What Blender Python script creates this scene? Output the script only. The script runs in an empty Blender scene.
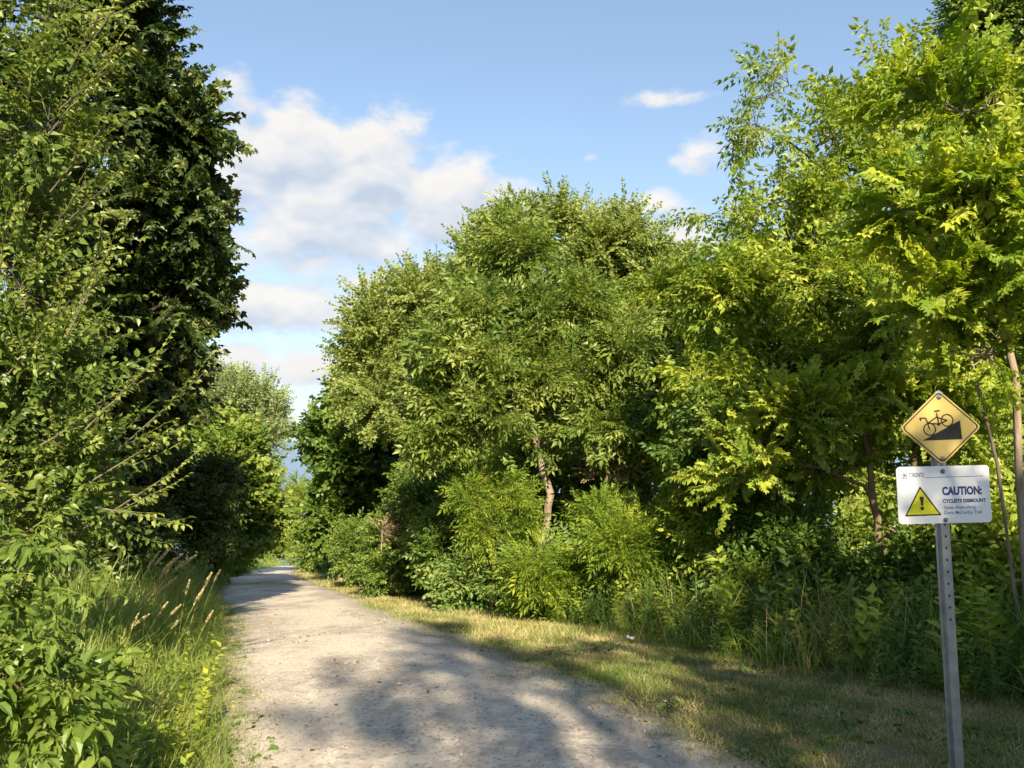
import bpy, math
import numpy as np
from mathutils import Vector, Matrix

R = math.radians
SC = bpy.context.scene
COL = SC.collection

# ------------------------------------------------------------------ camera, light, exposure
FPX = 800.0                                   # focal length in pixels of a 1024 px wide frame
EYE = 1.6
PITCH = 4.0
cam_data = bpy.data.cameras.new('camera')
cam_data.sensor_width = 36.0
cam_data.lens = 36.0 * FPX / 1024.0
cam_data.clip_start = 0.05
cam_data.clip_end = 100000.0
cam = bpy.data.objects.new('camera', cam_data)
cam.location = (0, 0, EYE)
cam.rotation_euler = (R(90 + PITCH), 0, 0)
COL.objects.link(cam)
SC.camera = cam

SUN_HEAD = -10.0       # the light travels this many degrees right of straight ahead
SUN_ELEV = 32.0
SUN_STRENGTH = 5.0
SKY_STRENGTH = 0.09
SC.view_settings.view_transform = 'Standard'
SC.view_settings.look = 'None'
SC.view_settings.exposure = 1.36
SC.view_settings.gamma = 1.0
SC.view_settings.use_curve_mapping = False
try:
    SC.cycles.max_bounces = 7
    SC.cycles.diffuse_bounces = 4
    SC.cycles.glossy_bounces = 2
    SC.cycles.transmission_bounces = 4
    SC.cycles.use_denoising = True
    SC.cycles.denoising_prefilter = 'ACCURATE'
except Exception:
    pass

to_sun = Vector((-math.sin(R(SUN_HEAD)) * math.cos(R(SUN_ELEV)), -math.cos(R(SUN_HEAD)) * math.cos(R(SUN_ELEV)), math.sin(R(SUN_ELEV))))
sun_data = bpy.data.lights.new('sun', 'SUN')
sun_data.energy = SUN_STRENGTH
sun_data.angle = R(0.55)
sun_data.color = (1.0, 0.86, 0.62)
sun = bpy.data.objects.new('sun', sun_data)
sun.rotation_euler = to_sun.to_track_quat('Z', 'Y').to_euler()
COL.objects.link(sun)


class NT:
    """small helper for wiring node trees"""
    def __init__(s, tree):
        s.t = tree
        tree.nodes.clear()

    def n(s, typ, **kw):
        nd = s.t.nodes.new(typ)
        for k, v in kw.items():
            setattr(nd, k, v)
        return nd

    def put(s, sock, v):
        if isinstance(v, bpy.types.NodeSocket):
            s.t.links.new(v, sock)
        elif v is not None:
            sock.default_value = v

    def m(s, op, a, b=None, c=None, clamp=False):
        nd = s.n('ShaderNodeMath', operation=op, use_clamp=clamp)
        s.put(nd.inputs[0], a)
        if b is not None: s.put(nd.inputs[1], b)
        if c is not None: s.put(nd.inputs[2], c)
        return nd.outputs[0]

    def mix(s, f, a, b, mode='MIX'):
        nd = s.n('ShaderNodeMix', data_type='RGBA', blend_type=mode)
        s.put(nd.inputs[0], f)
        for sock, v in ((nd.inputs[6], a), (nd.inputs[7], b)):
            s.put(sock, (*v, 1.0) if isinstance(v, tuple) and len(v) == 3 else v)
        return nd.outputs[2]

    def noise(s, vec, scale, detail=4.0, rough=0.55, lac=2.0, dist=0.0):
        nd = s.n('ShaderNodeTexNoise')
        if vec is not None: s.put(nd.inputs['Vector'], vec)
        nd.inputs['Scale'].default_value = scale
        nd.inputs['Detail'].default_value = detail
        nd.inputs['Roughness'].default_value = rough
        nd.inputs['Lacunarity'].default_value = lac
        nd.inputs['Distortion'].default_value = dist
        return nd.outputs[0]

    def step(s, v, lo, hi):
        nd = s.n('ShaderNodeMapRange', interpolation_type='SMOOTHSTEP')
        s.put(nd.inputs[0], v)
        s.put(nd.inputs[1], lo)
        s.put(nd.inputs[2], hi)
        return nd.outputs[0]

    def ramp(s, f, stops):
        nd = s.n('ShaderNodeValToRGB')
        s.put(nd.inputs[0], f)
        el = nd.color_ramp.elements
        while len(el) < len(stops): el.new(0.5)
        for e, (p, c) in zip(el, stops):
            e.position = p
            e.color = (*c, 1.0)
        return nd.outputs[0]


def build_world():
    w = bpy.data.worlds.new('World')
    SC.world = w
    w.use_nodes = True
    T = NT(w.node_tree)
    sky = T.n('ShaderNodeTexSky', sky_type='NISHITA', sun_disc=False)
    sky.sun_elevation = R(SUN_ELEV)
    sky.sun_rotation = R(180 + SUN_HEAD)
    sky.altitude = 100.0
    sky.air_density = 1.0
    sky.dust_density = 0.6
    sky.ozone_density = 1.6
    tc = T.n('ShaderNodeTexCoord')
    sep = T.n('ShaderNodeSeparateXYZ')
    T.put(sep.inputs[0], tc.outputs['Generated'])
    x, y, z = sep.outputs
    az = T.m('MULTIPLY', T.m('ARCTAN2', x, y), 180 / math.pi)
    el = T.m('MULTIPLY', T.m('ARCSINE', z), 180 / math.pi)
    comb = T.n('ShaderNodeCombineXYZ')
    T.put(comb.inputs[0], T.m('MULTIPLY', az, 0.1))
    T.put(comb.inputs[1], T.m('MULTIPLY', el, 0.17))
    vec = comb.outputs[0]
    comb2 = T.n('ShaderNodeCombineXYZ')            # the same field a little nearer the sun: self shading of the clouds
    T.put(comb2.inputs[0], T.m('MULTIPLY', T.m('ADD', az, -0.7), 0.1))
    T.put(comb2.inputs[1], T.m('MULTIPLY', T.m('ADD', el, 1.3), 0.17))
    vec2 = comb2.outputs[0]
    # cumulus: direction (azimuth, elevation), half sizes, weight; all in degrees
    blobs = [(-15.5, 19.6, 6.4, 3.4, 1.2), (-10.2, 18.8, 5.2, 4.0, 1.25), (-5.2, 16.8, 4.6, 3.6, 1.2), (-1.0, 15.8, 3.8, 2.8, 1.0),
             (-13.5, 15.5, 7.5, 3.8, 1.2), (-19, 20.6, 2.8, 3.4, .85), (-18.8, 16.5, 4.6, 3.0, 1.0), (-9.5, 13.8, 5.5, 2.6, .95),
             (-16, 12.4, 6.0, 2.0, .9), (-16.5, 9.2, 8.0, 2.4, 1.05), (-10.5, 11.2, 5.0, 1.8, .85), (-17.5, 5.2, 10.0, 1.6, .95), (-5, 12.6, 5, 1.8, .8),
             (11.7, 23.2, 4.6, .8, .72), (14.0, 19.3, 2.8, 1.8, .74), (16.6, 19.9, 2.0, 1.2, .74), (12.7, 14.4, 2.6, 2.2, .9),
             (10.2, 16.6, 2.2, 1.4, .8), (5.8, 19.7, 1.0, .5, .55), (2.0, 31, 4, .6, .45), (8.0, 15.8, 3.0, 1.6, .8),
             (-60, 22, 14, 7, .8), (-95, 14, 18, 5, .8), (70, 18, 16, 6, .8), (120, 24, 14, 7, .7), (160, 12, 22, 4, .7), (38, 12, 8, 3, .8)]

    def mask(a, e):
        tot = None
        for (ba, be, ra, re_, w_) in blobs:
            dx = T.m('DIVIDE', T.m('SUBTRACT', a, ba), ra)
            dy = T.m('DIVIDE', T.m('SUBTRACT', e, be), re_)
            d2 = T.m('ADD', T.m('MULTIPLY', dx, dx), T.m('MULTIPLY', dy, dy))
            g = T.m('MULTIPLY', T.m('EXPONENT', T.m('MULTIPLY', d2, -0.9)), w_)
            tot = g if tot is None else T.m('MAXIMUM', tot, g)
        return tot

    def density(v, a, e, ms=None):
        f1 = T.noise(v, 2.1, ms[1], 0.56, 2.1, 0.12)
        return T.m('ADD', T.m('MULTIPLY', T.m('SUBTRACT', f1, 0.5), 1.7), ms[0])
    mk = mask(az, el)
    dd = density(vec, az, el, (mk, 8.0))
    d1 = density(vec, az, el, (mk, 2.5))
    d2 = density(vec2, az, el, (mask(T.m('ADD', az, -0.5), T.m('ADD', el, 1.3)), 2.5))
    alpha = T.step(dd, 0.36, 0.88)
    # thicker towards the sun -> darker; base of a cloud greyer
    sh = T.m('ADD', T.m('ADD', T.m('MULTIPLY', T.m('SUBTRACT', d1, d2), 1.1), T.m('MULTIPLY', T.m('SUBTRACT', dd, d1), .45)), 0.60, clamp=True)
    thick = T.step(d1, 0.5, 1.25)
    lit = T.m('MULTIPLY', sh, T.m('SUBTRACT', 1.0, T.m('MULTIPLY', thick, 0.22)), clamp=True)
    ccol = T.ramp(lit, [(0.15, (2.5, 2.85, 3.35)), (0.48, (3.3, 3.45, 3.7)), (0.86, (4.3, 4.12, 3.88))])
    low = T.step(el, 12.0, 2.0)
    ccol = T.mix(T.m('MULTIPLY', low, 0.45), ccol, (3.6, 3.5, 3.5))
    # thin high veil that pales the sky towards the horizon
    hz = T.m('ADD', T.m('MULTIPLY', T.step(el, 26.0, -1.0), 0.52), 0.20)
    tint = T.mix(1.0, sky.outputs[0], (0.90, 0.98, 0.96), 'MULTIPLY')
    skyc = T.mix(hz, tint, (2.85, 3.1, 3.75))
    col = T.mix(T.m('MULTIPLY', alpha, 0.93), skyc, ccol)
    bg = T.n('ShaderNodeBackground')
    T.put(bg.inputs[0], col)
    bg.inputs[1].default_value = SKY_STRENGTH
    out = T.n('ShaderNodeOutputWorld')
    T.put(out.inputs[0], bg.outputs[0])


build_world()


# ------------------------------------------------------------------ tagging
def tag(o, label=None, cat=None, group=None, kind=None):
    if label: o['label'] = label
    if cat: o['category'] = cat
    if group: o['group'] = group
    if kind: o['kind'] = kind
    return o


def empty(name, loc=(0, 0, 0)):
    o = bpy.data.objects.new(name, None)
    o.location = loc
    o.empty_display_size = 0.2
    COL.objects.link(o)
    return o


# ------------------------------------------------------------------ materials
def new_mat(name):
    m = bpy.data.materials.new(name)
    m.use_nodes = True
    return m, NT(m.node_tree)


def finish(T, shader):
    out = T.n('ShaderNodeOutputMaterial')
    T.put(out.inputs[0], shader)


def principled(T, col, rough=0.6, spec=0.4, metal=0.0, bump=None, bump_str=0.3, bump_dist=0.01):
    p = T.n('ShaderNodeBsdfPrincipled')
    T.put(p.inputs['Base Color'], (*col, 1) if isinstance(col, tuple) else col)
    T.put(p.inputs['Roughness'], rough)
    p.inputs['Metallic'].default_value = metal
    p.inputs['Specular IOR Level'].default_value = spec
    if bump is not None:
        b = T.n('ShaderNodeBump')
        b.inputs['Strength'].default_value = bump_str
        b.inputs['Distance'].default_value = bump_dist
        T.put(b.inputs['Height'], bump)
        T.put(p.inputs['Normal'], b.outputs[0])
    return p.outputs[0]


LEAF_GAIN = 1.7


def leaf_mat(name, stops, trans=0.42, rough=0.5, spec=0.35, tcol=(1.30, 1.30, 0.40)):
    """leaf: a dull sheen over the blade, light let through from the back; every leaf its own tone"""
    m, T = new_mat(name)
    at = T.n('ShaderNodeAttribute', attribute_name='tone')
    geo = T.n('ShaderNodeNewGeometry')
    n1 = T.noise(geo.outputs['Position'], 1.1, 2.0)
    f = T.m('ADD', at.outputs['Fac'], T.m('MULTIPLY', T.m('SUBTRACT', n1, 0.5), 0.5), clamp=True)
    col = T.ramp(f, [(q, tuple(min(.8, (v * .97 + .03 * (.3 * c[0] + .6 * c[1] + .1 * c[2])) * LEAF_GAIN) for v in c)) for q, c in stops])
    p = principled(T, col, rough, spec)
    tr = T.n('ShaderNodeBsdfTranslucent')
    T.put(tr.inputs[0], T.mix(1.0, col, tcol, 'MULTIPLY'))
    mx = T.n('ShaderNodeMixShader')
    mx.inputs[0].default_value = trans
    T.put(mx.inputs[1], p)
    T.put(mx.inputs[2], tr.outputs[0])
    finish(T, mx.outputs[0])
    return m


def bark_mat(name, c1, c2, scale=18.0):
    m, T = new_mat(name)
    tc = T.n('ShaderNodeTexCoord')
    mp = T.n('ShaderNodeMapping')
    mp.inputs['Scale'].default_value = (1, 1, 0.25)
    T.put(mp.inputs[0], tc.outputs['Object'])
    n1 = T.noise(mp.outputs[0], scale, 5.0, 0.65)
    n2 = T.noise(tc.outputs['Object'], 2.2, 2.0)
    f = T.m('ADD', T.m('MULTIPLY', n1, 0.7), T.m('MULTIPLY', n2, 0.4))
    col = T.ramp(f, [(0.35, c1), (0.72, c2)])
    finish(T, principled(T, col, 0.9, 0.15, bump=n1, bump_str=0.7, bump_dist=0.02))
    return m


def plain_mat(name, col, rough=0.6, metal=0.0, spec=0.4, vary=0.12, scale=30.0, bump=0.0):
    m, T = new_mat(name)
    tc = T.n('ShaderNodeTexCoord')
    n = T.noise(tc.outputs['Object'], scale, 4.0)
    c = T.ramp(n, [(0.3, tuple(v * (1 - vary) for v in col)), (0.7, tuple(min(1, v * (1 + vary)) for v in col))])
    finish(T, principled(T, c, rough, spec, metal, bump=n if bump else None, bump_str=bump, bump_dist=0.003))
    return m


M = {}
M['pear'] = leaf_mat('pear_leaf', [(0.0, (.026, .048, .009)), (0.45, (.062, .098, .014)), (1.0, (.165, .19, .04))], .34, .42, .45)
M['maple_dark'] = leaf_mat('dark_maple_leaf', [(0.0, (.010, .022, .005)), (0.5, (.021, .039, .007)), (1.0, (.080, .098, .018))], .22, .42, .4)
M['maple_yellow'] = leaf_mat('young_maple_leaf', [(0.0, (.060, .12, .012)), (0.5, (.125, .18, .012)), (1.0, (.28, .30, .028))], .46, .45, .4)
M['ash'] = leaf_mat('ash_leaf', [(0.0, (.035, .075, .014)), (0.5, (.105, .145, .024)), (1.0, (.23, .25, .06))], .42, .42, .5)
M['olive'] = leaf_mat('olive_tree_leaf', [(0.0, (.065, .095, .020)), (0.5, (.13, .165, .036)), (1.0, (.22, .245, .075))], .42, .55, .35)
M['elder'] = leaf_mat('box_elder_leaf', [(0.0, (.040, .085, .010)), (0.5, (.135, .18, .016)), (1.0, (.27, .29, .035))], .40, .48, .4)
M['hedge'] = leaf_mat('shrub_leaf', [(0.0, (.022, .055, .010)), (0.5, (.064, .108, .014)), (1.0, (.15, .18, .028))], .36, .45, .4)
M['sumac'] = leaf_mat('sumac_leaf', [(0.0, (.050, .10, .010)), (0.5, (.105, .155, .014)), (1.0, (.26, .28, .03))], .44, .5, .35)
M['poplar'] = leaf_mat('poplar_leaf', [(0.0, (.060, .090, .030)), (0.5, (.13, .165, .065)), (1.0, (.24, .27, .14))], .34, .5, .4)
M['far'] = leaf_mat('distant_leaf', [(0.0, (.050, .085, .012)), (0.5, (.12, .165, .022)), (1.0, (.22, .25, .05))], .38, .55, .3)
M['broad'] = leaf_mat('broad_sapling_leaf', [(0.0, (.045, .080, .012)), (0.5, (.090, .135, .020)), (1.0, (.17, .21, .04))], .42, .42, .45)
M['weed'] = leaf_mat('weed_leaf', [(0.0, (.028, .062, .012)), (0.5, (.062, .115, .022)), (1.0, (.15, .19, .05))], .36, .55, .3)
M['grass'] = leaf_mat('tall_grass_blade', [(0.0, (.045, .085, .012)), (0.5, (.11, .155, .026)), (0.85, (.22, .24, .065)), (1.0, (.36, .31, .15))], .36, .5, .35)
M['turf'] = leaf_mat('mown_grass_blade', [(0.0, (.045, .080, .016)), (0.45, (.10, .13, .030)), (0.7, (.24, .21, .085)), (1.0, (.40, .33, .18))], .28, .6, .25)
M['seed'] = leaf_mat('grass_seed_head', [(0.0, (.26, .22, .10)), (1.0, (.48, .40, .22))], .35, .7, .2, (1.1, 1.0, .8))
M['brown'] = leaf_mat('withered_leaf', [(0.0, (.085, .065, .03)), (0.5, (.15, .115, .055)), (1.0, (.27, .22, .12))], .25, .7, .2, (1.1, .95, .7))
M['bark_grey'] = bark_mat('grey_bark', (.055, .045, .035), (.19, .165, .135))
M['bark_pale'] = bark_mat('pale_bark', (.13, .095, .065), (.36, .29, .22))
M['bark_brown'] = bark_mat('brown_bark', (.07, .045, .028), (.24, .165, .11))
M['bark_dark'] = bark_mat('dark_bark', (.025, .02, .016), (.085, .07, .055))


# ------------------------------------------------------------------ mesh building
def mesh_obj(name, V, F, mat, parent=None, tone=None, mat_idx=None, smooth=False, uvw=None):
    """V (n,3); F (m,3) triangles or (m,4) quads"""
    V = np.ascontiguousarray(V, dtype=np.float32)
    F = np.ascontiguousarray(F, dtype=np.int32)
    k = F.shape[1]
    me = bpy.data.meshes.new(name)
    me.vertices.add(len(V))
    me.vertices.foreach_set('co', V.ravel())
    me.loops.add(F.size)
    me.loops.foreach_set('vertex_index', F.ravel())
    me.polygons.add(len(F))
    me.polygons.foreach_set('loop_start', np.arange(len(F), dtype=np.int32) * k)
    if mat_idx is not None:
        me.polygons.foreach_set('material_index', np.ascontiguousarray(mat_idx, dtype=np.int32))
    me.polygons.foreach_set('use_smooth', np.full(len(F), smooth))
    for m_ in (mat if isinstance(mat, (list, tuple)) else [mat]):
        me.materials.append(m_)
    if tone is not None:
        a = me.attributes.new('tone', 'FLOAT', 'POINT')
        a.data.foreach_set('value', np.ascontiguousarray(tone, dtype=np.float32))
    me.update(calc_edges=True)
    o = bpy.data.objects.new(name, me)
    COL.objects.link(o)
    if parent is not None: o.parent = parent
    return o


def norm(v):
    return v / np.maximum(np.linalg.norm(v, axis=-1, keepdims=True), 1e-9)


class Tpl:
    """a template: verts, triangles, per-vertex tone offset"""
    def __init__(s, V, T, tone=None):
        s.V = np.asarray(V, float)
        s.T = np.asarray(T, int)
        s.tone = np.zeros(len(s.V)) if tone is None else np.asarray(tone, float)


def join(ts):
    V, T, t, k = [], [], [], 0
    for a in ts:
        V.append(a.V); T.append(a.T + k); t.append(a.tone); k += len(a.V)
    return Tpl(np.concatenate(V), np.concatenate(T), np.concatenate(t))


def frame(axis, up, roll=None):
    """(n,3,3) with columns: along, side, normal"""
    a = norm(axis)
    s = norm(np.cross(up, a))
    n = np.cross(a, s)
    if roll is not None:
        c, d = np.cos(roll)[:, None], np.sin(roll)[:, None]
        s, n = s * c + n * d, n * c - s * d
    return np.stack([a, s, n], axis=-1)


def place(tpl, pos, fr, scale, tone):
    """copies of one template: (verts, tris, tones)"""
    n = len(pos)
    V = np.einsum('nij,vj->nvi', fr, tpl.V) * scale[:, None, None] + pos[:, None, :]
    T = tpl.T[None] + (np.arange(n) * len(tpl.V))[:, None, None]
    t = tone[:, None] + tpl.tone[None]
    return V.reshape(-1, 3), T.reshape(-1, 3), t.reshape(-1)


class Bag:
    def __init__(s):
        s.V, s.T, s.t, s.k = [], [], [], 0

    def add(s, V, T, t):
        s.V.append(V); s.T.append(T + s.k); s.t.append(t); s.k += len(V)

    def scatter(s, rng, tpls, pos, fr, scale, tone):
        pick = rng.integers(0, len(tpls), len(pos))
        for i, tp in enumerate(tpls):
            q = pick == i
            if q.any(): s.add(*place(tp, pos[q], fr[q], scale[q], tone[q]))

    def build(s, name, mat, parent=None):
        return mesh_obj(name, np.concatenate(s.V), np.concatenate(s.T), mat, parent, tone=np.concatenate(s.t))


# --- single leaves, unit long, lying along +x, face up +z
def leaf_ovate(w=.30, fold=.10, droop=.18):
    V = [(0, 0, 0), (.33, 0, -.02), (.68, 0, -.06 - droop * .4), (1, 0, -droop), (.22, w * .85, fold), (.58, w * .92, fold * .8 - droop * .3),
         (.22, -w * .85, fold), (.58, -w * .92, fold * .8 - droop * .3)]
    T = [(0, 1, 4), (1, 5, 4), (1, 2, 5), (2, 3, 5), (0, 6, 1), (1, 6, 7), (1, 7, 2), (2, 7, 3)]
    return Tpl(V, T)


def leaf_lance(w=.16, fold=.05, droop=.2):
    V = [(0, 0, 0), (.45, 0, -droop * .25), (1, 0, -droop), (.42, w, fold - droop * .2), (.42, -w, fold - droop * .2)]
    return Tpl(V, [(0, 1, 3), (1, 2, 3), (0, 4, 1), (1, 4, 2)])


def leaf_fold(w=.3, fold=.1, droop=.12):
    V = [(0, 0, 0), (1, 0, -droop), (.45, w, fold), (.45, -w, fold)]
    return Tpl(V, [(0, 1, 2), (0, 3, 1)])


def leaf_maple(depth=.55, droop=.16):
    V = [(0.12, 0, 0)]
    tips = [(-118, .52), (-58, .84), (0, 1.0), (58, .84), (118, .52)]
    ring = []
    for i, (a, r) in enumerate(tips):
        ring.append((a, r, -droop * r))
        if i < 4:
            b = (a + tips[i + 1][0]) / 2
            ring.append((b, depth * .62, .03))
    ring.append((180, .12, 0.0))
    for a, r, z in ring:
        V.append((.12 + r * .88 * math.cos(R(a)), r * .88 * math.sin(R(a)), z))
    n = len(ring)
    return Tpl(V, [(0, i + 1, (i + 1) % n + 1) for i in range(n)])


def stemstrip(p, q, w=.01):
    p, q = np.array(p, float), np.array(q, float)
    d = norm(q - p)
    s = np.cross(d, (0, 0, 1.0))
    if np.linalg.norm(s) < 1e-4: s = np.array((0, 1.0, 0))
    s = norm(s) * w
    u = np.cross(d, s)
    V = [p + s, p - s * .5 + u, p - s * .5 - u, q]
    return Tpl(V, [(0, 1, 3), (1, 2, 3), (2, 0, 3)], [.25] * 4)


def one(tp, pos, axis, up=(0, 0, 1), scale=1.0, tone=0.0):
    fr = frame(np.array([axis], float), np.array([up], float))
    V, T, t = place(tp, np.array([pos], float), fr, np.array([scale]), np.array([tone]))
    return Tpl(V, T, t)


def sprig(rng, leaf, n=9, length=.4, size=.1, spread=60, droop=.25, arch=.12, whorl=False, stem=.004, flat=.35, tipgain=.12):
    """a twig end with simple leaves; local +x runs out along the twig"""
    out = []
    pts = [np.array((length * t, rng.normal(0, .02) * length, -arch * length * t * t)) for t in np.linspace(0, 1, 4)]
    if stem:
        for p, q in zip(pts, pts[1:]): out.append(stemstrip(p, q + (q - p) * .1, stem))
    for i in range(n):
        t = (i + .6) / n
        p = np.array((length * t, 0, -arch * length * t * t))
        sd = (1 if i % 2 else -1)
        az = R(sd * rng.normal(spread, 16)) if i < n - 1 else R(rng.normal(0, 14))
        zc = -droop + rng.normal(0, .22)
        ax = np.array((math.cos(az), math.sin(az), zc))
        up = np.array((rng.normal(0, flat), rng.normal(0, flat), 1.0))
        s = size * rng.uniform(.7, 1.15) * (1.0 - .25 * t)
        out.append(one(leaf, p + norm(ax) * size * .12, ax, up, s, rng.normal(0, .10) + tipgain * t))
    return join(out)


def compound(rng, pairs, rachis, leaflet, size, hang=.5, stem=.003, wide=66):
    """a feather-like leaf: leaflets in pairs and one at the end"""
    out = []
    def at(t): return np.array((rachis * t * (1 - .18 * hang * t), 0, -hang * rachis * t * t * .8))
    if stem:
        out += [stemstrip(at(0), at(.55), stem), stemstrip(at(.5), at(1), stem)]
    for i in range(pairs):
        t = .35 + .55 * i / max(1, pairs - 1) if pairs > 1 else .55
        for sd in (-1, 1):
            az = R(sd * rng.normal(wide, 8))
            ax = np.array((math.cos(az), math.sin(az), -.35 * hang - .15 + rng.normal(0, .14)))
            out.append(one(leaflet, at(t), ax, (rng.normal(0, .2), rng.normal(0, .2), 1), size * rng.uniform(.85, 1.1), rng.normal(0, .05)))
    out.append(one(leaflet, at(1), (1, rng.normal(0, .1), -.5 * hang - .2), (rng.normal(0, .2), 0, 1), size * 1.1, .03))
    return join(out)


def sprig_compound(rng, mk, n=5, length=.25, rise=.25, spread=70, stem=.005, sc=(.75, 1.1)):
    out = []
    if stem: out.append(stemstrip((0, 0, 0), (length, 0, 0), stem))
    for i in range(n):
        t = (i + .5) / n
        az = R((1 if i % 2 else -1) * rng.normal(spread * (1.1 - .7 * t), 14)) if i < n - 1 else R(rng.normal(0, 20))
        ax = np.array((math.cos(az), math.sin(az), rise + rng.normal(0, .25)))
        out.append(one(mk(), (length * t, 0, 0), ax, (rng.normal(0, .25), rng.normal(0, .25), 1), rng.uniform(*sc), rng.normal(0, .08)))
    return join(out)


def kinds(seed, fn, k=6):
    return [fn(np.random.default_rng(seed * 100 + i)) for i in range(k)]


SP = {}
SP['pear'] = kinds(1, lambda r: sprig(r, leaf_ovate(.33, .14, .24), 11, .30, .066, 62, .15, .0, stem=.0035, flat=.45))
SP['pear_shoot'] = kinds(2, lambda r: sprig(r, leaf_ovate(.30, .16, .30), 15, .46, .062, 55, .25, -.10, stem=.0035, flat=.4, tipgain=.3))
SP['maple'] = kinds(3, lambda r: sprig(r, leaf_maple(r.uniform(.82, .96), r.uniform(.1, .3)), int(r.integers(8, 13)), r.uniform(.3, .42), r.uniform(.105, .14), 66, .30, .1, stem=.004, flat=.4), 8)
SP['maple_y'] = kinds(4, lambda r: sprig(r, leaf_maple(r.uniform(.82, .98), r.uniform(.12, .34)), int(r.integers(8, 13)), r.uniform(.26, .36), r.uniform(.078, .108), 66, .25, .08, stem=.004, flat=.38), 8)
SP['ash'] = kinds(5, lambda r: sprig_compound(r, lambda: compound(r, 3, .24, leaf_lance(.20, .05, .22), .105, .55), 5, .22, .35, 75))
SP['olive'] = kinds(6, lambda r: sprig(r, leaf_fold(.40, .08, .15), 18, .50, .088, 62, .25, .05, stem=.005, flat=.6))
SP['elder'] = kinds(7, lambda r: sprig_compound(r, lambda: compound(r, int(r.integers(1, 3)), r.uniform(.11, .16), leaf_lance(r.uniform(.20, .28), .06, .30), r.uniform(.075, .098), .7), 6, .26, .2, 75))
SP['hedge'] = kinds(8, lambda r: sprig(r, leaf_ovate(.30, .1, .2), 10, .30, .085, 62, .2, .1, stem=.004, flat=.5))
SP['sumac'] = kinds(9, lambda r: sprig_compound(r, lambda: compound(r, 5, .34, leaf_lance(.17, .04, .25), .095, .75, wide=74), 6, .16, .35, 80))
SP['poplar'] = kinds(10, lambda r: sprig(r, leaf_fold(.42, .08, .1), 16, .7, .12, 60, .1, -.05, stem=.006, flat=.7))
SP['far'] = kinds(11, lambda r: sprig(r, leaf_fold(.38, .1, .15), 16, .6, .14, 65, .25, .1, stem=0, flat=.5))
SP['broad'] = kinds(12, lambda r: sprig_compound(r, lambda: compound(r, 1, .05, leaf_ovate(.25, .08, .38), .064, 1.0), 5, .20, .10, 72, stem=.004))
SP['maple_far'] = kinds(13, lambda r: sprig(r, leaf_fold(.46, .08, .2), 12, .45, .17, 66, .35, .1, stem=0, flat=.4))


# ------------------------------------------------------------------ terrain
def sp(v, k):
    return k * np.logaddexp(0, np.asarray(v, float) / k)


def zg(x, y):
    """height of the ground: level by the camera, then the hill falls away to the lake"""
    z = -0.14 * sp(np.asarray(y, float) - 5.3, .8) - 0.22 * sp(np.asarray(y, float) - 67.0, 3.0)
    return np.maximum(z, -78.0) + 0.0 * np.asarray(x, float)


YS = np.array([-30, -8, -3, 0, 4, 4.7, 6.5, 9.7, 16, 29, 36, 45, 60, 72], float)
XL = np.array([9., 2.9, 1.0, -.05, -1.36, -1.66, -2.33, -3.46, -5.75, -10.1, -11.9, -14.0, -16.9, -19], float)
XR = np.array([12., 5.6, 3.8, 2.70, 1.16, .84, .16, -1.0, -3.2, -7.7, -9.6, -12.2, -16.0, -18.4], float)
VY = np.array([-30, -8, 0, 4, 4.9, 5.2, 5.7, 6.8, 8.5, 10.5, 14.5, 18, 31, 42, 60], float)
VX = np.array([16., 9, 5.4, 3.75, 3.15, 3.0, 2.4, 1.75, 1.05, .4, -1.2, -2.7, -7.0, -10.6, -15.6], float)
def xl(y): return np.interp(y, YS, XL)
def xr(y): return np.interp(y, YS, XR)
def xv(y): return np.interp(y, VY, VX)


CP, SPt = math.cos(R(PITCH)), math.sin(R(PITCH))
def at(px, py, y):
    """the point of the place seen at a pixel, at a distance y straight ahead"""
    u, v = (px - 512) / FPX, (384 - py) / FPX
    dy, dz = CP - v * SPt, SPt + v * CP
    t = y / dy
    return np.array((u * t, y, EYE + dz * t))


def grid(xs, ys, zf):
    X, Y = np.meshgrid(xs, ys)
    Z = zf(X, Y)
    V = np.stack([X, Y, Z], -1).reshape(-1, 3)
    nx, ny = len(xs), len(ys)
    i = (np.arange(ny - 1)[:, None] * nx + np.arange(nx - 1)[None]).ravel()
    return V, np.stack([i, i + 1, i + nx + 1, i + nx], -1)


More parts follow.
